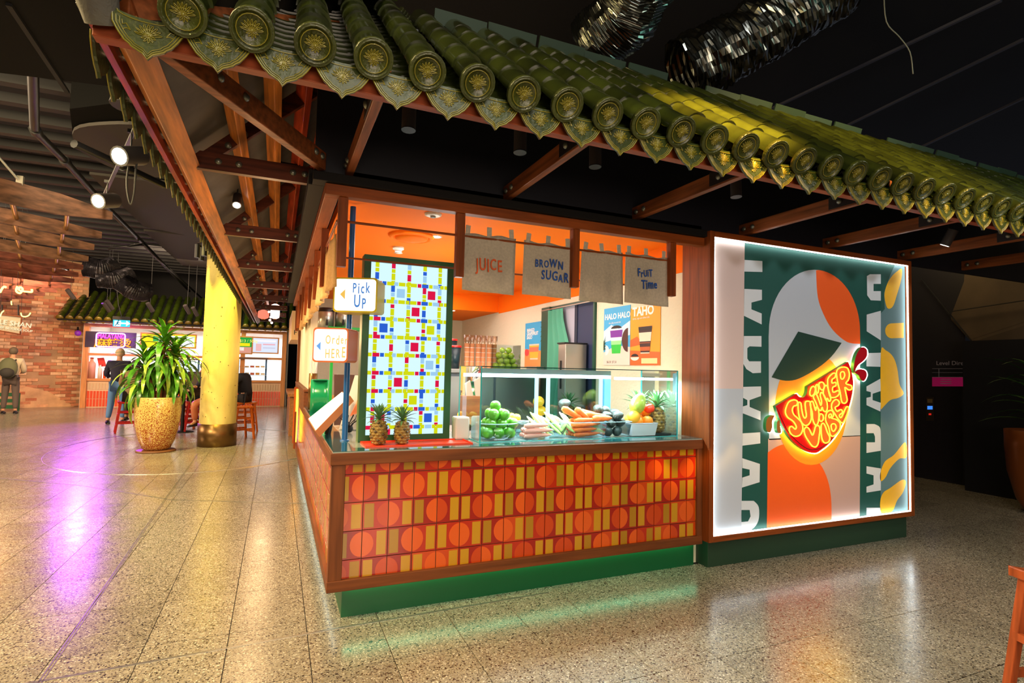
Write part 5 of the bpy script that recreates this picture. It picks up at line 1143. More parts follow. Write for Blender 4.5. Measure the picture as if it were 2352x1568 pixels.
# right-hand plant and stool
p = at(2352, 1170, Z=0)
pr_ = thing('bronze_planter', 'bronze curved planter cut by the right picture edge', 'planter', (8.06, 3.42, 0))
MB().lathe([(.001, 0), (.16, 0), (.24, .15), (.31, .45), (.33, .75), (.33, .93), (.30, .93), (.29, .85)], 32).build('vessel', mat('bronze_glaze', (150, 78, 30), .35, .3), pr_)
MB().lathe([(.001, .86), (.29, .86)], 20).build('soil', mat('soil', (50, 38, 26)), pr_)
pl2 = thing('palm_plant', 'dark strap-leaved plant growing in the bronze planter', 'plant', (8.06, 3.42, .86))
PD = mat('leaf_dark', (46, 92, 30), .4); L3 = leaf_mesh(.62, .05, .9, PD, n=8); L4 = leaf_mesh(.6, .05, 1.5, PD, n=8)
MB().tube([(0, 0, 0), (.02, 0, .7)], [.04, .03], 8).build('stem', TRK, pl2)
for k in range(34): inst(L3 if k % 2 else L4, 'leaf', pl2, mw=Matrix.Translation((0, 0, .12+.6*(k/34))) @ Matrix.Rotation(k*2.4, 4, 'Z') @ Matrix.Rotation(-R(25+40*(k/34)), 4, 'Y'))
# ---- stools
RSTL, OSTL = wood('stool_red', (176, 26, 18), 'z', .4, .25), wood('stool_orange', (206, 104, 36), 'z', .35, .35)
def make_stool(m, label, H=.64, grp=None, W_=.17, saddle=True):
    t = thing('bar_stool', label, 'stool', (0, 0, 0), 0, grp); hw, hd = W_, W_*.72
    b = MB(); n = 8
    prof = [(-hw-.035+(2*hw+.07)*k/n, .022*((2*k/n-1)**2)) for k in range(n+1)]
    b.prism([(x, -hd-.03, H-.035) for x, z in prof]+[(x, -hd-.03, H-.012+z) for x, z in reversed(prof)], (0, 2*hd+.06, 0)); W(b.build('seat', m, t, bevel=.006).data)
    for sx_ in (-1, 1):
        for sy_ in (-1, 1):
            MB().bar((sx_*(hw-.015), sy_*(hd-.0), H-.03), (sx_*(hw+.055), sy_*(hd+.045), 0), .036, .036, upv=(0, 1, 0)).build('leg', m, t, bevel=.004)
    for z, q in ((.20, .042), (.42, .022)):
        for s_ in (-1, 1):
            MB().bar((-(hw+q), s_*(hd+q*.8), z), ((hw+q), s_*(hd+q*.8), z), .022, .034).build('rail', m, t); 
            MB().bar((s_*(hw+q), -(hd+q*.8), z-.05), (s_*(hw+q), (hd+q*.8), z-.05), .022, .034).build('rail', m, t)
    return t
st1 = make_stool(RSTL, 'x'); st2 = make_stool(OSTL, 'x')
def put(o, label, px, py, rz, first=False, grp=None):
    c = o if first else copy_tree(o); p = at(px, py, Z=0); c.location = (p.x, p.y, 0); c.rotation_euler = (0, 0, rz); c['label'] = label
    if grp: c['group'] = grp
    return c, p
G_ = 'stools round the column'
_, s1p = put(st1, 'bright red stool under the seated man in olive hoodie', 294, 992, .25, True, G_)
put(st1, 'red stool partly behind planter, right of the olive hoodie', 340, 975, 1.2, grp=G_)
put(st1, 'dark red stool showing between planter and column', 432, 975, .5, grp=G_)
_, s2p = put(st1, 'bright red stool touching left edge of column', 450, 990, .2, grp=G_)
put(st2, 'orange wooden stool just right of planter rim', 412, 985, .9, grp=G_)
_, s3p = put(st2, 'orange wooden stool under man in black jacket', 562, 990, .2, True, G_)
put(st2, 'orange wooden stool hidden half by right edge of column', 548, 1008, .5, grp=G_)
fs = make_stool(wood('stool_near', (166, 78, 38), 'z', .35, .4), 'orange-brown wooden stool cut off at the lower right edge', .66, W_=.19); fs.location = (3.22, 1.20, 0); fs.rotation_euler = (0, 0, R(-18))
tb = thing('round_table', 'dark high table between planter and column', 'table', (-1.8, 13.6, 0)); MB().lathe([(.001, .92), (.30, .92), (.30, .95), (.001, .95)], 24).build('tabletop', mat('table_dark', (40, 24, 22), .4), tb); MB().tube([(0, 0, 0.01), (0, 0, .92)], .035, 10).build('pedestal', BLK2, tb); MB().lathe([(.001, 0), (.22, 0), (.22, .015), (.04, .03)], 20).build('base', BLK2, tb)

# ---- people
SKIN = mat('skin', (196, 144, 112), .6)
def skin_obj(name, chain, m, parent, sub=1, root=0):
    """chain: list of (pos, radius, parent index)"""
    me = bpy.data.meshes.new(name); me.from_pydata([c[0] for c in chain], [(c[2], i) for i, c in enumerate(chain) if c[2] is not None], []); me.materials.append(m)
    o = bpy.data.objects.new(name, me); COL.objects.link(o); o.parent = parent
    sk = o.modifiers.new('skin', 'SKIN'); sv = me.skin_vertices[0].data if me.skin_vertices else None
    if sv is None:
        bm = bmesh.new(); bm.from_mesh(me); bm.verts.layers.skin.verify(); bm.to_mesh(me); bm.free(); sv = me.skin_vertices[0].data
    for i, c in enumerate(chain):
        r = c[1] if isinstance(c[1], tuple) else (c[1], c[1]); sv[i].radius = r; sv[i].use_root = (i == root); sv[i].use_loose = False
    sk.use_smooth_shade = True; s = o.modifiers.new('sub', 'SUBSURF'); s.levels = sub; s.render_levels = sub+1
    dg = bpy.context.evaluated_depsgraph_get(); m2 = bpy.data.meshes.new_from_object(o.evaluated_get(dg)); m2.materials.clear(); m2.materials.append(m)
    o.modifiers.clear(); o.data = m2
    for p in m2.polygons: p.use_smooth = True
    return o
def person(label, loc, rz, J, jacket, trousers, hair, shoe, hairkind='short', skirt=None):
    """J: joints in the figure's own frame, +Y is where the person faces"""
    t = thing('person', label, 'person', loc, rz); V = Vector
    pel, che, nek, hed = V(J['pelvis']), V(J['chest']), V(J['neck']), V(J['head'])
    ch = [(pel, .12, None), (pel.lerp(che, .5), .115, 0), (che, .13, 1), (nek, .055, 2), (nek.lerp(hed, .45), .052, 3), (hed-V((0, 0, .03)), .085, 4), (hed+V((0, 0, .06)), .082, 5), (hed+V((0, .095, -.02)), .016, 5)]
    for s, k in ((-1, 'L'), (1, 'R')):
        sh, el, ha, kn, an, hp = V(J['sh'+k]), V(J['el'+k]), V(J['ha'+k]), V(J['kn'+k]), V(J['an'+k]), V(J['hip'+k])
        b0 = len(ch); ch += [(sh, .055, 2), (el, .042, b0), (ha, .028, b0+1)]
        d = (ha-el).normalized(); sd_ = d.cross(V((0, 0, 1))); sd_ = (sd_.normalized() if sd_.length > .1 else V((1, 0, 0))); h0 = len(ch); ch.append((ha+d*.05, .034, b0+2))
        for q in range(4):
            f0 = len(ch); ch += [(ha+d*.09+sd_*(.012*(q-1.5)*1.7), .010, h0), (ha+d*(.12+.012*(q in (1, 2)))+sd_*(.014*(q-1.5)*1.7)+V((0, 0, -.02)), .008, f0)]
        f0 = len(ch); ch += [(ha+d*.04+sd_*.04*s, .011, b0+2), (ha+d*.075+sd_*.045*s, .009, f0)]
        b0 = len(ch); ch += [(hp, .09, 0), (kn, .058, b0), (an, .038, b0+1), (an+V((0, .13, -.045)), .03, b0+2)]
    skin_obj('body', ch, SKIN, t)
    # jacket
    jc = [(pel+V((0, 0, .0)), .165, None), (pel.lerp(che, .5), .165, 0), (che, .18, 1), (nek-V((0, 0, .03)), .085, 2)]
    for k in 'LR':
        sh, el, ha = V(J['sh'+k]), V(J['el'+k]), V(J['ha'+k]); b0 = len(jc); jc += [(sh, .088, 2), (el, .066, b0), (ha.lerp(el, .08), .046, b0+1)]
    skin_obj('jacket', jc, jacket, t)
    tc = [(pel-V((0, 0, .03)), .135, None)]
    for k in 'LR':
        kn, an, hp = V(J['kn'+k]), V(J['an'+k]), V(J['hip'+k]); b0 = len(tc); tc += [(hp, .11, 0), (kn, .078, b0), (an+V((0, 0, .03)), .058, b0+1)]
    skin_obj('trousers', tc, trousers, t)
    for k in 'LR':
        an = V(J['an'+k]); b = MB(); f = V((0, 1, 0))
        prof = [(-.07, .036, .05), (-.03, .042, .09), (.05, .042, .075), (.12, .045, .05), (.19, .034, .035), (.205, .01, .02)]
        vs = []; n = 8
        for y, w_, h_ in prof:
            for q in range(n):
                a = 2*pi*q/n; vs.append((an.x+w_*cos(a), an.y+y, max(0, h_/2+h_/2*sin(a))+max(0, an.z-.085)))
        b.add(vs, [(i*n+q, i*n+(q+1) % n, (i+1)*n+(q+1) % n, (i+1)*n+q) for i in range(len(prof)-1) for q in range(n)]+[tuple(range(n)), tuple(range(len(vs)-n, len(vs)))], 0, True); b.build('shoe', shoe, t)
    hb = MB(); hc = hed+V((0, -.012, .035))
    hb.ball(hc, .108, 14, 9, 0, (.9, 1.0, 1.02))
    if hairkind == 'long': hb.ball(hc+V((0, -.05, -.10)), .09, 12, 8, 0, (1, .7, 1.5))
    if hairkind == 'cap': hb.prism([(hc.x-.07, hc.y+.07, hc.z+.02), (hc.x+.07, hc.y+.07, hc.z+.02), (hc.x+.05, hc.y+.17, hc.z), (hc.x-.05, hc.y+.17, hc.z)], (0, 0, .012))
    o = hb.build('hair' if hairkind != 'cap' else 'cap', hair, t)
    for s in (-1, 1): MB().ball(hed+V((s*.034, .083, .012)), .011, 8, 6).build('eye', mat('eye', (240, 240, 240), .3), t); MB().ball(hed+V((s*.088, .0, 0)), .024, 8, 6, 0, (.5, .8, 1.2)).build('ear', SKIN, t)
    MB().tube([hed+V((-.022, .086, -.045)), hed+V((.022, .086, -.045))], .005, 5).build('mouth', mat('lips', (150, 80, 76), .6), t)
    return t
STAND = dict(pelvis=(0, 0, .93), chest=(0, .02, 1.32), neck=(0, .04, 1.50), head=(0, .08, 1.64), shL=(-.19, .02, 1.42), shR=(.19, .02, 1.42), elL=(-.25, .06, 1.14), elR=(.25, .06, 1.14), haL=(-.18, .26, 1.10), haR=(.18, .26, 1.10),
             hipL=(-.09, 0, .90), hipR=(.09, 0, .90), knL=(-.11, .03, .49), knR=(.11, .02, .49), anL=(-.12, 0, .085), anR=(.13, -.02, .085))
SIT = dict(pelvis=(0, -.02, .73), chest=(0, .06, 1.10), neck=(0, .14, 1.27), head=(0, .24, 1.38), shL=(-.19, .08, 1.20), shR=(.19, .08, 1.20), elL=(-.24, .20, .97), elR=(.24, .20, .97), haL=(-.12, .42, 1.0), haR=(.12, .42, 1.0),
           hipL=(-.10, .05, .72), hipR=(.10, .05, .72), knL=(-.14, .42, .66), knR=(.14, .42, .66), anL=(-.14, .36, .29), anR=(.14, .36, .29))
NVJ = mat('jacket_navy', (28, 28, 52), .8); JEAN = mat('jeans', (86, 128, 176), .85); HR = mat('hair_dark', (32, 24, 22), .6); SHO = mat('shoe_dark', (34, 32, 36), .6)
OLV = mat('hoodie_olive', (132, 112, 74), .9); BKJ = mat('jacket_black', (20, 22, 32), .8); BRJ = mat('coat_brown', (78, 66, 52), .85); WTS = mat('shirt_stone', (196, 182, 160), .85); GTR = mat('trousers_grey', (84, 72, 68), .85); BT = mat('trousers_black', (26, 24, 26), .85)
s = dict(STAND); s['knL'] = (-.12, .03, .49); s['anL'] = (-.15, -.06, .085); s['knR'] = (.12, .06, .49)
p = at(268, 972, Z=0); person('person standing with back turned in navy jacket and pale jeans', (p.x-.02, p.y, 0), .1, s, NVJ, JEAN, mat('cap_sand', (206, 176, 140), .8), SHO, 'cap')
person('person seated on red stool in olive hoodie, back turned, behind the plant', (s1p.x+.06, s1p.y, 0), .1, SIT, OLV, BT, HR, SHO)
person('person seated in brown coat mostly behind left edge of the column', (s2p.x-.02, s2p.y+.05, 0), -.5, SIT, BRJ, BT, HR, SHO)
s = dict(SIT); s['head'] = (0, .36, 1.30); s['neck'] = (0, .24, 1.24); s['chest'] = (0, .12, 1.08)
person('person in black jacket seated right of column, head bowed over table', (s3p.x+.0, s3p.y+.02, 0), 1.25, s, BKJ, BT, HR, SHO)
s = dict(SIT); person('person in dark top seated behind the planter, right of its leaves', (-1.15, 12.9, 0), 2.6, s, BKJ, mat('trousers_tan', (190, 110, 76)), HR, SHO, 'long')
sx_ = copy_tree(st1); sx_.location = (-1.15, 12.9, 0); sx_['label'] = 'dark red stool beneath the sitter in dark top behind planter'; sx_['group'] = G_
p = at(20, 950, Z=0); per = person('person at far left with back turned, stone shirt and grey trousers', (p.x, p.y, 0), .15, dict(STAND), WTS, GTR, mat('hair_grey', (96, 84, 70), .7), SHO)
bp = thing('backpack', 'grey-green backpack worn by the person at far left', 'backpack', (p.x, p.y-.22, 1.0), .15)
b = MB(); b.ball((0, 0, .22), .25, 12, 9, 0, (.8, .55, 1.1)); b.build('bag', mat('pack_green', (92, 96, 70), .8), bp); MB().ball((0, -.10, .10), .15, 12, 8, 0, (1, .6, .9)).build('pocket', mat('pack_dark', (44, 42, 40), .8), bp)
for s_ in (-1, 1): MB().tube([(s_*.11, .06, .42), (s_*.12, .20, .45), (s_*.13, .34, .30), (s_*.13, .30, .05), (s_*.11, .08, .0)], .02, 6).build('strap', mat('pack_dark', (44, 42, 40)), bp)
cr = thing('green_crate', 'green slatted crate on the floor before the far-left person', 'crate', at(8, 944, Z=0))
for k in range(3): MB().box((-.3, -.15+.0, .08+.17*k), (.3, -.13, .18+.17*k)).build('slat', mat('crate_green', (20, 96, 52), .5), cr)
for x in (-.3, .27): MB().box((x, -.15, 0), (x+.03, .15, .5)).build('post', mat('crate_green', (20, 96, 52)), cr)

# ================================================================== REAR STALL
SY = 21.0
HONEY = (206, 140, 86)
HX, HY, HZ = wood('honey_wood', HONEY, 'x', .45, .2), wood('honey_wood', HONEY, 'y', .45, .2), wood('honey_wood', HONEY, 'z', .45, .2)
sl = thing('food_stall', 'rear food stall with honey timber frame, menu boards and red tiled counter', 'food stall', (-2.6, SY, 0))
def sb(nm, a, b, m, bev=0): return MB().box(a, b).build(nm, m, sl, world=True, bevel=bev)
sb('counter_body', (-5.45, SY, 0), (.25, SY+.5, .83), mat('stall_grout', (226, 190, 160), .8))
sb('counter_top', (-5.5, SY-.06, .83), (.3, SY+.6, .90), HX)
for i in range(0): pass
KT = mat('kit_tile_red', (214, 72, 36), .3, coat=.4); KT2 = mat('kit_tile_beige', (206, 176, 140), .35, coat=.3)
k1 = MB().box((0, 0, 0), (.062, .02, .235)).mesh('stall_tile', KT); k2 = MB().box((0, 0, 0), (.062, .02, .20)).mesh('stall_tile', KT2)
n = 0
xs = [-5.40+.082*i for i in range(68)]
for x in xs:
    for z in (.03, .28): inst(k1, 'stall_tile', sl, mw=Matrix.Translation((x+2.6, -.018, z))); n += 1
    inst(k2, 'stall_tile', sl, mw=Matrix.Translation((x+2.6, -.018, .56)))
for x in (-5.55, -3.30, -1.15, .15): sb('post', (x, SY-.10, .9 if x in (-3.3, -1.15) else 0), (x+.14, SY+.05, 2.62), HZ)
sb('header', (-5.5, SY-.08, 2.52), (.3, SY+.05, 2.62), HX); sb('header', (-5.5, SY-.08, 1.62), (.3, SY+.05, 1.70), HX)
sb('back_wall', (-5.5, 23.6, 0), (.3, 23.7, 3.0), mat('stall_white', (232, 230, 228), .7)); sb('stall_ceiling', (-5.5, SY, 2.65), (.3, 23.6, 2.7), mat('stall_white', (232, 230, 228)))
sb('side_wall', (-5.6, SY+.05, 0), (-5.5, 23.7, 2.7), mat('stall_white', (232, 230, 228))); sb('side_wall', (.28, SY+.05, 0), (.36, 23.7, 2.7), mat('stall_white', (232, 230, 228)))
# neon sign board
mb_ = thing('malatang_neon_sign', 'purple neon sign reading MALATANG over yellow Chinese characters', 'neon sign', (-4.5, SY-.06, 2.1))
def A_(x, y, dy=0): return at(x, y, Y=SY-.02+dy)
def fr_(par, nm, x0, y0, x1, y1, m, dy=0, th=.02):
    a = A_(x0, y0, dy); c = A_(x1, y1, dy); return MB().box((a.x, a.y-th, min(a.z, c.z)), (c.x, a.y, max(a.z, c.z))).build(nm, m, par, world=True)
fr_(mb_, 'board', 197, 760, 312, 800, mat('neon_board_dark', (52, 34, 62), .6), -.08)
a, c = A_(222, 764, -.13), A_(286, 797, -.13)
pts = []; rr0 = .06
for cx, cz, a0 in ((c.x-rr0, c.z+rr0, -90), (c.x-rr0, a.z-rr0, 0), (a.x+rr0, a.z-rr0, 90), (a.x+rr0, c.z+rr0, 180)):
    for k in range(4): pts.append((cx+rr0*cos(R(a0+30*k)), a.y, cz+rr0*sin(R(a0+30*k))))
MB().tube(pts, .017, 6, closed=True).build('neon_border', emat('neon_lilac', (214, 130, 255), 7), mb_, world=True)
text('MALATANG', emat('neon_pink', (255, 70, 200), 3.5), mb_, A_(224, 776, -.13), (1, 0, 0), .20, outline=.007, sx=.66)
for ch_, x_ in (('麻', 215), ('辣', 243), ('烫', 272)): text(ch_, emat('neon_orange', (255, 130, 30), 3.2), mb_, A_(x_, 795, -.14), (1, 0, 0), .30, ext=.002, sx=1.15, bold=.003)
for x0, y0, x1, y1, nm, lab, base, extra in ((326, 766, 448, 798, 'menu_sign', 'wide yellow and white lit menu sign behind the plant leaves', (250, 226, 40), ((365, 770, 446, 797, (236, 240, 240)), (380, 780, 400, 792, (214, 80, 60)), (352, 772, 364, 784, (70, 170, 90)))),
                                              (545, 774, 577, 811, 'menu_sign', 'green and yellow lit menu sign right of the column', (40, 150, 60), ((547, 787, 574, 795, (240, 220, 30)), (545, 796, 577, 811, (214, 150, 130)), (549, 797, 560, 805, (246, 240, 230)))),
                                              (582, 776, 637, 810, 'menu_screen', 'pale pink and blue lit menu screen at the stall\'s right end', (206, 214, 232), ((585, 780, 634, 786, (240, 236, 240)), (588, 789, 600, 806, (230, 180, 180)), (604, 789, 632, 793, (230, 170, 180)), (604, 797, 632, 801, (200, 200, 220))))):
    t = thing(nm, lab, 'menu sign', A_((x0+x1)/2, y1, 0)); fr_(t, 'frame', x0-3, y0-3, x1+3, y1+3, HX, -.08, .02); fr_(t, 'lit_panel', x0, y0, x1, y1, emat('menu_%d' % x0, base, 1.25), -.105, .008)
    for q, (a0, b0, a1, b1, c_) in enumerate(extra): fr_(t, 'print', a0, b0, a1, b1, emat('menup_%d_%d' % (x0, q), c_, 1.15), -.115, .002)
    if x0 == 545: text('$13 / 500g', emat('menu_txt', (250, 240, 120), 1.2), t, A_(550, 785, -.13), (1, 0, 0), .13)
# stall interior: jars, hot cabinet
hc = thing('hot_cabinet', 'glowing glass food warmer with shelves on rear counter right of column', 'food warmer', A_(590, 880, .2))
HC = emat('warmer_glow', (226, 244, 255), 1.5); HCF = mat('warmer_frame', (60, 110, 170), .4)
fr_(hc, 'back_light', 548, 826, 612, 878, HC, .45, .02); fr_(hc, 'top', 546, 820, 614, 825, mat('warmer_top', (110, 80, 70), .5), .1, .3)
for y in (844, 861): fr_(hc, 'shelf', 546, y, 612, y+1.6, STEEL, .15, .25)
for x in (546, 610): fr_(hc, 'upright', x, 824, x+1.6, 879, HCF, .1, .03)
hrn = random.Random(4)
for y in (844, 861, 878):
    for k in range(5):
        fr_(hc, 'dish', 551+12*k, y-4-hrn.random()*2, 560+12*k, y-.2, mat('dish_%d' % (k % 3), [(214, 150, 60), (236, 214, 180), (190, 90, 60)][k % 3], .5), .2, .1)
hc2 = thing('hot_cabinet', 'glowing glass food warmer seen between plant leaves and column', 'food warmer', A_(420, 880, .2))
fr_(hc2, 'back_light', 380, 828, 456, 878, HC, .45, .02); fr_(hc2, 'top', 378, 822, 458, 827, mat('warmer_top', (110, 80, 70)), .1, .3)
for y in (846, 863): fr_(hc2, 'shelf', 378, y, 456, y+1.6, STEEL, .15, .25)
for x in (378, 455): fr_(hc2, 'upright', x, 826, x+1.6, 879, HCF, .1, .03)
for nm, lab, cat, x, r, h, c_ in (('drink_dispenser', 'clear drink dispenser with red decoration on rear counter\'s left end', 'dispenser', 208, .11, .62, (226, 170, 150)), ('sauce_bottle', 'orange-red sauce bottle standing on the rear counter', 'bottle', 239, .04, .30, (236, 92, 20)), ('paper_cup_stack', 'white cup stack beside the sauce bottle on rear counter', 'cup stack', 228, .06, .42, (230, 226, 214)), ('dark_bottle', 'dark sauce bottle right of the orange sauce bottle', 'bottle', 247, .04, .33, (50, 40, 36))):
    a = A_(x, 875, .2); t = thing(nm, lab, cat, (a.x, SY+.2, .905)); MB().lathe([(.001, 0), (r, 0), (r, h*.75), (r*.45, h*.88), (r*.4, h), (.001, h)], 14).build('body', mat('c_'+nm, c_, .4), t); MB().lathe([(r*.5, h), (r*.5, h+.03), (.001, h+.035)], 10).build('cap', RLID, t)
rp_ = thing('red_poster', 'tilted red poster hanging inside the rear stall', 'poster', A_(231, 845, .3)); a = A_(223, 822, .3); c = A_(240, 841, .3); MB().prism([(a.x, a.y, a.z), (c.x-.03, a.y, a.z+.02), (c.x+.05, a.y, c.z), (a.x+.06, a.y, c.z-.02)], (0, .02, 0)).build('sheet', mat('poster_red', (206, 30, 36), .5), rp_, world=True)
# stall roof
sr = thing('stall_tiled_roof', 'dark green barrel-tiled roof over the rear food stall', 'roof', (-2.6, SY-.55, 2.72))
U3 = Vector((0, cos(R(33)), sin(R(33)))); N3 = Vector((0, -sin(R(33)), cos(R(33))))
SG = mat('stall_glaze', (60, 74, 20), .3, coat=.4, noise=(3, .4, (1, 1, 1))); SG2 = mat('stall_glaze_edge', (112, 92, 30), .35, coat=.3)
b = MB(); L3_ = 1.75; nseg = 7
for k in range(nseg):
    n = 8; y0 = L3_*k/nseg; y1 = L3_*(k+1)/nseg+.02
    A = [(.092*cos(pi*q/n), y0, .092*sin(pi*q/n)) for q in range(n+1)]; B2 = [(.078*cos(pi*q/n), y1, .078*sin(pi*q/n)) for q in range(n+1)]
    b.add(A+B2, [(q+1, q, q+n+1, q+n+2) for q in range(n)], 0, True)
b.lathe([(.001, .0), (.095, .0), (.095, .03)], 14, 1, axis='y')
bm_ = b.mesh('barrel_tile_row', [SG, SG2])
b = MB()
for k in range(14):
    n = 6; y0 = L3_*k/14; y1 = y0+L3_/14+.01
    A = [(.09*cos(pi*q/n+pi), y0, .05*sin(pi*q/n+pi)+.01) for q in range(n+1)]; B2 = [(.09*cos(pi*q/n+pi), y1, .05*sin(pi*q/n+pi)-.006) for q in range(n+1)]
    b.add(A+B2, [(q, q+1, q+n+2, q+n+1) for q in range(n)], 0, True)
b.prism([(.09*cos(pi*q/8+pi), -.002, .05*sin(pi*q/8+pi)) for q in range(9)]+[(.05, -.002, -.09), (0, -.002, -.13), (-.05, -.002, -.09)], (0, .015, 0), 1)
pn_ = b.mesh('pan_tile_row', [SG, SG2])
x = -6.05
while x < .9:
    inst(bm_, 'barrel_tile_row', sr, mw=frame(Vector((x+2.6, 0, 0)), XD, U3, N3)); inst(pn_, 'pan_tile_row', sr, mw=frame(Vector((x+2.6+.12, 0, -.01)), XD, U3, N3)); x += .24
rb = MB(); q0 = Vector((-3.5, 0, -.06)); q1 = Vector((3.5, 0, -.06)); rb.prism([q0, q1, q1+U3*L3_, q0+U3*L3_], N3*.03); rb.build('roof_board', BLK, sr)
es = thing('exit_sign', 'blue-white running-man exit sign with arrow hanging before the stall roof', 'exit sign', A_(279, 752, -1.5))
fr_(es, 'housing', 260, 726, 299, 736, BLK2, -1.5, .06); fr_(es, 'lit_panel', 261, 734, 298, 751, emat('exit_blue', (60, 196, 224), 1.6), -1.5, .05)
EXW = emat('exit_white', (240, 255, 255), 2.0)
fr_(es, 'pictogram_panel', 263, 736, 277, 749, EXW, -1.551, .004)
a = A_(288, 742.5, -1.57); MB().prism([(a.x-.13, a.y, a.z-.02), (a.x+.02, a.y, a.z-.02), (a.x+.02, a.y, a.z-.08), (a.x+.12, a.y, a.z), (a.x+.02, a.y, a.z+.08), (a.x+.02, a.y, a.z+.02), (a.x-.13, a.y, a.z+.02)], (0, .004, 0)).build('arrow', EXW, es, world=True)
a = A_(270, 742.5, -1.57); GM = emat('exit_man', (20, 130, 160), .9); b = MB(); b.ball((a.x+.02, a.y, a.z+.085), .022, 8, 5); b.bar((a.x+.01, a.y, a.z+.06), (a.x-.01, a.y, a.z-.01), .02, .035); b.bar((a.x-.01, a.y, a.z-.01), (a.x+.05, a.y, a.z-.04), .015, .02); b.bar((a.x-.01, a.y, a.z-.01), (a.x-.06, a.y, a.z-.07), .015, .02); b.bar((a.x+.01, a.y, a.z+.05), (a.x+.06, a.y, a.z+.02), .012, .015); b.build('running_man', GM, es, world=True)
MB().tube([A_(279, 726, -1.52), A_(272, 700, -1.52), A_(268, 660, -1.52), Vector((A_(268, 660, -1.52).x, A_(268, 660, -1.52).y, 5.99))], .015, 6).build('hanger', BLK2, es, world=True)
# ---- brick wall on the left
a = at(188, 932, Z=0); b0 = at(0, 938, Z=0); dW = (b0-a).normalized(); 
bw = MB(); L_ = 9.5; nW = Vector((-dW.y, dW.x, 0)); nW = nW if nW.dot(CAM-a) > 0 else -nW
wall = bw.prism([a, a+dW*L_, a+dW*L_+Vector((0, 0, 4.6)), a+Vector((0, 0, 4.6))], -nW*.2); wallo = struct(bw.build('wall_brick', mat('mortar_warm', (176, 140, 108), .95, noise=(2, .2, (1, 1, 1)), bump=(30, .4))))
BRK = [mat('brick_%d' % k, c, .85, noise=(9, .18, (1, 1, 1)), bump=(60, .5)) for k, c in enumerate(((198, 132, 98), (212, 158, 120), (180, 108, 78), (222, 180, 146)))]
bms = [MB().box((0, 0, 0), (.262, .028, .082)).mesh('brick', m) for m in BRK]
rest_ = MB(); nb_ = 0; br = random.Random(2); lst = []
for j in range(44):
    for i in range(34):
        x = .03+i*.277+(.138 if j % 2 else 0); z = .01+j*.098
        if x > L_-.3: continue
        q = infront(*(a+dW*x).xy)
        if q is None or q[0] < -60: pass
        if z < 1.35+.4*sin(x*1.7) and br.random() < .5 and x > .5: continue      # rendered patch low on the wall
        if br.random() < .03: continue
        lst.append((x, z))
lst.sort(key=lambda t_: (t_[0] > 6.0, -t_[0] if t_[0] <= 6 else t_[0], t_[1]))
fMat = Matrix(((dW.x, nW.x, 0, a.x), (dW.y, nW.y, 0, a.y), (0, 0, 1, 0), (0, 0, 0, 1)))
for k, (x, z) in enumerate(lst):
    dd = br.uniform(-.012, .0)
    if k < 300: inst(bms[br.choice([0, 0, 1, 1, 2, 3])], 'brick', wallo, mw=fMat @ Matrix.Translation((x, dd, z)))
    else:
        q = [fMat @ Vector(v) for v in ((x, 0, z), (x+.262, 0, z), (x+.262, 0, z+.082), (x, 0, z+.082))]; rest_.prism([v+nW*dd for v in q], nW*.028, br.choice([0, 1, 2, 3]))
W(rest_.build('bricks_rest', BRK, wallo, 'stuff').data)
rd_ = MB().prism([fMat @ Vector((x, .0, z)) for x, z in ((.2, .0), (L_, 0), (L_, .5), (5.0, .62), (3.6, 1.15), (2.6, 1.5), (1.8, .75), (.9, .5))], nW*.024); W(rd_.build('render_patch', mat('render_patch', (206, 160, 122), .9, noise=(3, .25, (1, 1, 1)), bump=(14, .8)), wallo).data)
lt = MB(); x = .02
for k in range(16):
    pass
ls = thing('le_shan_sign', 'grey framed sign reading LE SHAN at left on the brick wall', 'sign', at(24, 760, Y=15.6))
def L2(x, y, Y=15.6): return at(x, y, Y=Y)
o = MB().prism([L2(-14, 720), L2(50, 727), L2(46, 767), L2(-14, 757)], (0, .06, 0)); W(o.build('board', mat('sign_grey_face', (150, 140, 120), .5), ls, world=True).data)
MB().tube([L2(-14, 720, 15.59), L2(50, 727, 15.59), L2(46, 767, 15.59), L2(-14, 757, 15.59)], .02, 6, closed=True).build('frame', wood('sign_frame', (110, 60, 34), 'x'), ls, world=True)
text('LE SHAN', emat('sign_cream', (255, 236, 190), 1.1), ls, L2(-4, 743, 15.57), (1, .0, -.12), .15, bold=.002); text('BEEF NOODLE SOUP', emat('sign_cream', (255, 236, 190), 1.1), ls, L2(-10, 752, 15.57), (1, 0, -.12), .07, bold=.001)
for x in (5, 42): MB().tube([L2(x, 724, 15.63), L2(x, 700, 15.63)], .015, 6).build('hanger', BLK2, ls, world=True)
ps = thing('purple_camera', 'small dome camera glowing purple beside the stall post', 'camera', at(180, 764, Y=20.9)); b = MB().ball(at(179, 765, Y=20.9), .09, 10, 7); b.build('dome', mat('dome_purple', (120, 40, 150), .3, emit=.3), ps, world=True)
MB().tube([at(179, 758, Y=20.9), at(179, 752, Y=21.0)], .03, 6).build('mount', BLK2, ps, world=True)
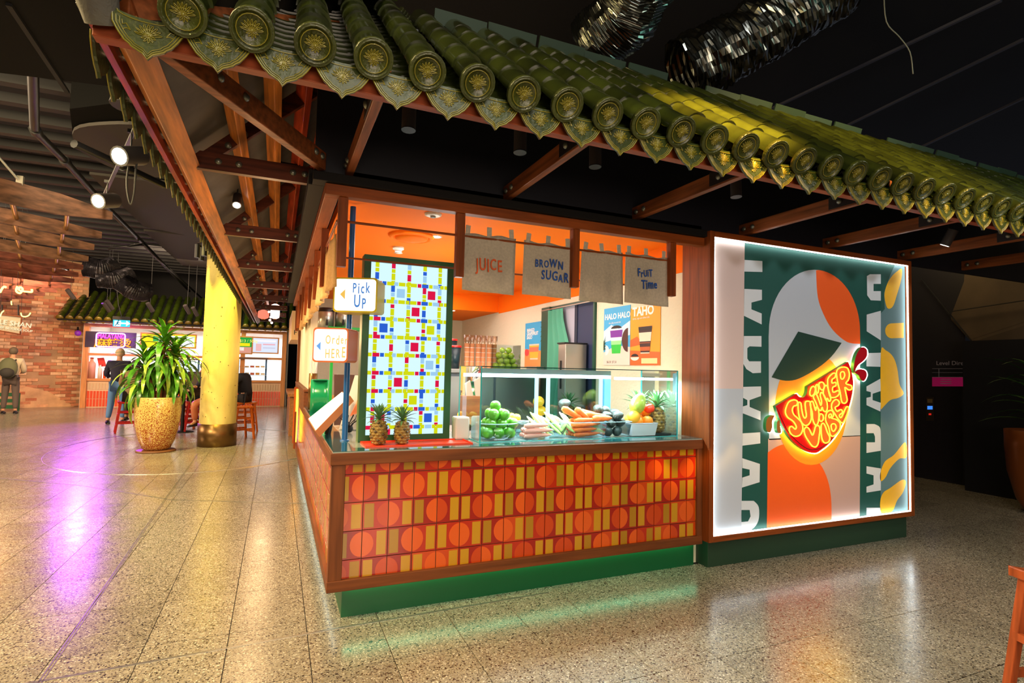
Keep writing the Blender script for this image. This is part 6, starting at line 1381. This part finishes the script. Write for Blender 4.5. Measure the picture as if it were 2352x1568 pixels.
# ---- hanging timber canopy
cn = thing('timber_canopy', 'hanging canopy of stepped rough timber boards on rods at far left', 'canopy', (-3.2, 11, 3.2))
CNB = mat('canopy_timber', (104, 72, 56), .65, noise=(1.4, .6, (4, 4, 14))); CNR = mat('canopy_red', (112, 60, 50), .65, noise=(1.4, .5, (4, 4, 14)))
e0_ = [(255, 500, 462, 450), (231, 544, 0, 497), (214, 571, 0, 530), (201, 598, 0, 560), (189, 617, 0, 588), (178, 634, 0, 607), (169, 648, 0, 625), (161, 661, 0, 640)]
dirv = None; ends = []
for k in range(14):
    if k < 8: p = at(e0_[k][0], e0_[k][1]-2, Z=3.22)
    else: p = ends[7]+(ends[7]-ends[5])*.5*(k-7)+Vector((-.22*(k-7), 0, 0))
    ends.append(p)
d = Vector((-.74, -.67, 0)).normalized(); nx_ = Vector((-d.y, d.x, 0))
for k, p in enumerate(ends):
    L_ = 3.6; h_ = .25; hh = .118 if k == 0 else .088; b = MB(); q = [p+Vector((0, 0, -.035)), p+Vector((0, 0, .055)), p+d*.55+Vector((0, 0, hh)), p+d*L_+Vector((0, 0, hh)), p+d*L_+Vector((0, 0, -hh)), p+d*.55+Vector((0, 0, -hh))]
    b.prism([v-nx_*.03 for v in q], nx_*.06); W(b.build('board', CNB if k < 4 else CNR, cn, world=True, bevel=.005).data)
ROD = mat('brass_rod', (170, 130, 60), .3, .8)
for k in range(len(ends)-1):
    for s_ in (.45, .98, 1.5, 2.05, 2.6):
        MB().tube([ends[k]+d*s_, ends[k+1]+d*(s_-.03)], .026, 7).build('rod', ROD, cn, world=True)
MB().tube([ends[0]+d*.9+Vector((0, 0, .14)), ends[0]+d*1.2+Vector((-.1, -.1, .6)), ends[0]+d*2.4+Vector((-.3, -.1, 1.6))], .014, 6).build('hanger_cable', STEEL, cn, world=True)
MB().box(ends[0]+d*.9+Vector((-.03, -.02, .10)), ends[0]+d*.9+Vector((.03, .02, .20))).build('hanger_clamp', mat('clamp_grey', (110, 106, 100), .5, .5), cn, world=True)
NY = emat('neon_warm', (255, 206, 90), 7)
def squiggle(nm, label, pts, Y, m=NY, r=.018):
    t = thing(nm, label, 'neon light', at(*pts[0], Y=Y)); MB().tube([at(x, y, Y=Y) for x, y in spl(pts, 4, False)], r, 6).build('tube', m, t, world=True); q = at(*pts[0], Y=Y); MB().tube([q, Vector((q.x, q.y, 5.99))], .004, 4).build('wire', BLK2, t, world=True); return t
squiggle('neon_squiggle', 'looping warm neon squiggle hanging beneath the timber canopy', [(40, 657), (37, 668), (46, 673), (52, 664), (46, 659), (44, 666), (56, 669), (66, 670), (73, 670), (73, 664)], 13.5)
squiggle('neon_squiggle', 'short warm neon curve at the left picture edge under canopy', [(0, 672), (4, 664), (9, 658), (14, 660)], 13.5)
squiggle('neon_squiggle', 'warm neon arc hanging low beside the framed sign', [(48, 718), (50, 725), (58, 727), (66, 724), (70, 718)], 14.5, r=.011)
squiggle('neon_squiggle', 'faint warm neon tick at left edge above framed sign', [(0, 727), (4, 718), (9, 713)], 14.5, r=.011)
squiggle('neon_squiggle', 'tiny upright warm neon stroke between the canopy boards', [(26, 691), (26, 696), (27, 700)], 14.5, r=.011)

# ================================================================== CEILING SERVICES
FOIL = mat('foil', (130, 132, 126), .2, 1)
def foil_duct(label, pts, r, seed, m=FOIL):
    t = thing('foil_duct', label, 'duct', pts[0]); N_ = 90; n = 30; rr = random.Random(seed); P_ = [Vector(p) for p in pts]; b = MB(); vs = []
    L_ = [(P_[i+1]-P_[i]).length for i in range(len(P_)-1)]; T_ = sum(L_)
    def pos(s):
        for i, l in enumerate(L_):
            if s <= l or i == len(L_)-1: return P_[i].lerp(P_[i+1], s/l)
            s -= l
    from mathutils import noise as nz
    for i in range(N_+1):
        s = T_*i/N_; p = pos(s); d = (pos(min(T_, s+.05))-pos(max(0, s-.05))).normalized(); x = d.orthogonal().normalized() if i == 0 else (px-d*px.dot(d)).normalized(); px = x; y = d.cross(x)
        for k in range(n):
            a = 2*pi*k/n; ra = r*(1+.03*sin(i*2.1)+.13*(nz.noise(Vector((cos(a)*2.2+seed, sin(a)*2.2, s*6)))+.5*nz.noise(Vector((cos(a)*5, sin(a)*5+seed, s*14)))))
            vs.append(p+(x*cos(a)+y*sin(a))*ra)
    b.add(vs, [(i*n+k, i*n+(k+1) % n, (i+1)*n+(k+1) % n, (i+1)*n+k) for i in range(N_) for k in range(n)], 0, False)
    b.build('sleeve', m, t, world=True); return t
foil_duct('crinkled silver foil duct above roof, upper middle of picture', [at(1360, 110, Y=4.6), at(1440, 30, Y=4.2), at(1490, -80, Y=3.8)], .30, 1)
foil_duct('wide crinkled silver foil duct right of the first above roof', [at(1560, 165, Y=5.0), at(1700, 100, Y=4.7), at(1930, -40, Y=4.2)], .36, 2)
BFO = mat('black_foil', (52, 50, 58), .35, .5)
foil_duct('sagging black flexible duct over the rear stall roof, left', [at(195, 612, Y=15), at(232, 618, Y=15), at(262, 612, Y=15.2)], .22, 3, BFO)
foil_duct('sagging black flexible duct over the rear stall roof, middle', [at(225, 640, Y=15), at(262, 642, Y=15), at(300, 630, Y=15.2)], .20, 4, BFO)
foil_duct('drooping black flexible duct over the rear stall roof, right', [at(280, 648, Y=15), at(305, 665, Y=15), at(340, 672, Y=15.2)], .22, 5, BFO)
DKG = mat('duct_dark', (15, 15, 16), .85, spec=.15); DKB = mat('duct_brown', (46, 41, 37), .65)
du = thing('ceiling_duct', 'large dark flat bulkhead duct across the upper left', 'duct', (-2.5, 4, 3.9))
MB().prism([at(-60, -60, Z=3.6), at(240, -60, Z=3.6), at(350, 210, Z=3.6), at(-60, 160, Z=3.6)], (0, 0, .5)).build('panel', DKG, du, world=True); MB().bar(at(20, 10, Z=3.59), at(155, 212, Z=3.59), .03, .02).build('seam', BLK, du, world=True)
dr_ = thing('drum_duct', 'big dark half-round drum duct behind the two lit spotlights', 'duct', (-2.2, 9, 3.8))
c0 = at(330, 330, Z=4.2); b = MB(); b.prism([at(160, 250, Z=4.3), at(300, 232, Z=4.3), at(430, 260, Z=4.3), at(440, 330, Z=4.3), at(330, 400, Z=4.3), at(170, 330, Z=4.3)], (0, 0, .33)); W(b.build('drum', mat('drum_black', (9, 9, 10), .9, spec=.1), dr_, world=True).data)
b = MB(); b.prism([at(*p_, Z=4.25) for p_ in spl([(170, 300), (250, 286), (340, 292), (400, 330), (400, 400), (300, 400), (190, 350)], 4)], (0, 0, .04)); W(b.build('underside', DKB, dr_, world=True).data)
cp = thing('trim_ceiling_boards', 'dark brown-grey ceiling boards between the spotlights and column', 'ceiling panel', (-1.8, 10, 4.2)); cp['kind'] = 'structure'
for q in (((205, 400), (380, 420), (520, 560), (330, 520)), ((330, 530), (470, 545), (560, 620), (420, 610))):
    b = MB(); b.prism([at(*p_, Z=4.35) for p_ in q], (0, 0, .04)); W(b.build('board', DKB, cp, world=True).data)
# corrugated deck ribs
rib = thing('ceiling_ribs', 'rows of black corrugated ceiling ribs at upper left', 'ceiling deck', (-4, 12, 4.6))
RIBM = mat('rib_dark', (26, 26, 31), .6)
for k in range(26):
    y = 7.5+k*.62; MB().bar((-12, y, 4.75), (.4, y, 4.75), .14, .12).build('rib', RIBM, rib, world=True)
pipes = [('black sprinkler pipe running diagonally down behind the spotlights', [at(75, 150, Z=4.1), at(80, 300, Z=4.1), at(150, 370, Z=4.1), at(240, 470, Z=4.1), at(330, 560, Z=4.1), at(435, 668, Z=4.1)], .045), ('thin pipe crossing between spotlights and column', [at(250, 570, Z=4.0), at(330, 560, Z=4.0), at(380, 610, Z=4.0), at(470, 690, Z=4.0)], .03), ('black conduit crossing over the ceiling boards', [at(170, 330, Z=4.0), at(290, 385, Z=4.0), at(375, 425, Z=4.0)], .05)]
for l, pts, r in pipes:
    t = thing('ceiling_pipe', l, 'pipe', pts[0]); MB().tube(pts, r, 8).build('pipe', BLK2, t, world=True)
    for k in range(1, len(pts)-1): MB().tube([pts[k]+(pts[k-1]-pts[k]).normalized()*.06, pts[k]+(pts[k+1]-pts[k]).normalized()*.06], r*1.35, 8).build('coupling', BLK2, t, world=True)
tk = thing('light_track', 'silver light track rod carrying the two lit spotlights', 'light track', at(320, 270, Z=3.4))
ta, tb_ = at(325, 262, Z=3.45), at(218, 495, Z=3.45)
MB().bar(ta, tb_, .03, .02).build('track', mat('track_grey', (120, 120, 120), .4, .5), tk, world=True)
def lit(label, px, py, hx, hy):
    p = at(px, py, Z=3.25); f_ = at(hx, hy, Z=3.25); d_ = (CAM+Vector((-1.5, 0, -.6))-p).normalized(); d_ = (d_+Vector((-.55, -.1, -.1))).normalized()
    return can(label, p, p+d_, .082, .24, 9, 'lit track spotlights', rod=.2)
lit('upper lit black track spotlight with white lens, left of roof', 300, 358, 0, 0); lit('lower lit black track spotlight with white lens, above the canopy', 245, 461, 0, 0)
p = at(150, 612, Z=3.5); can('small lit spotlight half hidden behind the timber canopy', p, p+Vector((.1, -.3, -1)), .07, .2, 6, rod=.3)
for k, (x, y) in enumerate(((162, 675), (245, 705), (252, 700), (345, 705), (430, 710), (448, 715))):
    p = at(x, y, Y=18.5); can(('black spotlight before the rear stall roof, '+['leftmost at the brick wall', 'upper one of a pair near exit sign', 'lower one of a pair near exit sign', 'single over the plant', 'left one of a pair beside the column', 'right one of a pair beside the column'][k]), p, p+Vector((.35, .6, -.7)), .055, .3, rod=5.97-p.z)
cb_ = thing('dangling_cable', 'loop of black cable hanging under the upper lit spotlight', 'cable', at(298, 420, Z=3.2))
cy_ = at(300, 358, Z=3.25).y; MB().tube([at(x, y, Y=cy_) for x, y in spl([(304, 352), (292, 400), (292, 440), (300, 470), (308, 440), (312, 390), (318, 350), (312, 345), (303, 356)], 4, False)], .008, 5).build('cable', mat('cable_grey', (60, 58, 56), .5), cb_, world=True)
wc = thing('white_cord', 'thin pale cord hanging in the black ceiling at upper right', 'cord', at(2060, 60, Y=3.4))
MB().tube([at(x, y, Y=3.6) for x, y in spl([(2030, -20), (2036, 50), (2066, 85), (2090, 120), (2097, 170)], 4, False)], .006, 5).build('cord', mat('cord_pale', (150, 146, 130), .6), wc, world=True)
for k, (pa_, pb2) in enumerate((((1880, 320), (2352, 90)), ((2100, 345), (2352, 225)), ((1750, 260), (2300, 0)))):
    t = thing('ceiling_joint', ['dark joint line across the right ceiling, middle', 'dark joint line across the right ceiling, lowest', 'dark joint line across the right ceiling, highest'][k], 'ceiling joint', at(*pa_, Z=5.6)); MB().bar(at(*pa_, Z=5.6), at(*pb2, Z=5.6), .04, .03).build('strip', mat('joint_dark', (70, 70, 84), .5), t, world=True)
# ---- lanterns at the far end of the side roof
for k, (x, y, r, h, c_, l, e_) in enumerate(((632, 715, .10, .36, (255, 214, 200), 'bright white-pink cylinder lantern at far end of side roof', 4), (605, 722, .12, .22, (236, 120, 96), 'dim red round lantern beside the bright white one', 1.5))):
    p = at(x, y, Y=14.2); t = thing('lantern', l, 'lantern', p)
    MB().lathe([(r*.3, -h/2), (r*.9, -h/2+.03), (r, -h/4), (r, h/4), (r*.9, h/2-.03), (r*.3, h/2)], 16, c=p).build('shade', emat('lantern_%d' % k, c_, e_), t, world=True); MB().tube([p+Vector((0, 0, h/2)), p+Vector((0, 0, h/2+.5))], .008, 5).build('cord', BLK2, t, world=True); MB().lathe([(r*.35, -h/2-.01), (r*.35, -h/2+.01), (.001, -h/2+.01)], 12, c=p).build('ring', ROD, t, world=True)
bs_ = thing('bulb_string', 'string of small round bulbs under the lanterns', 'string light', at(620, 725, Y=13.8))
for x, y in ((618, 716), (622, 728), (620, 735), (624, 741)):
    MB().ball(at(x, y, Y=13.8), .028, 8, 6).build('bulb', emat('bulb_pink', (255, 190, 170), 5), bs_, world=True)
MB().tube([at(616, 700, Y=13.8), at(618, 716, Y=13.8), at(624, 741, Y=13.8)], .004, 4).build('cord', BLK2, bs_, world=True)
# ---- neighbouring stall beyond the kiosk
nk = thing('neighbour_stall', 'narrow cream-fronted neighbouring stall just beyond the kiosk\'s left side', 'stall', (.5, 13, 0))
MB().box((.25, 12.2, 2.0), (.95, 15.0, 2.6)).build('sign_fascia', mat('fascia_cream', (236, 190, 130), .6, emit=.15), nk, world=True); MB().box((.28, 12.4, 0), (.95, 15, .82)).build('counter', HY, nk, world=True); MB().box((.24, 12.3, .82), (1.0, 15, .88)).build('counter_top', HY, nk, world=True); MB().box((.9, 12.2, .88), (.98, 15, 2.0)).build('back_wall', mat('stall_white', (232, 230, 228)), nk, world=True)
text('F', BLK, nk, at(674, 768, Y=12.19), (1, 0, 0), .14)
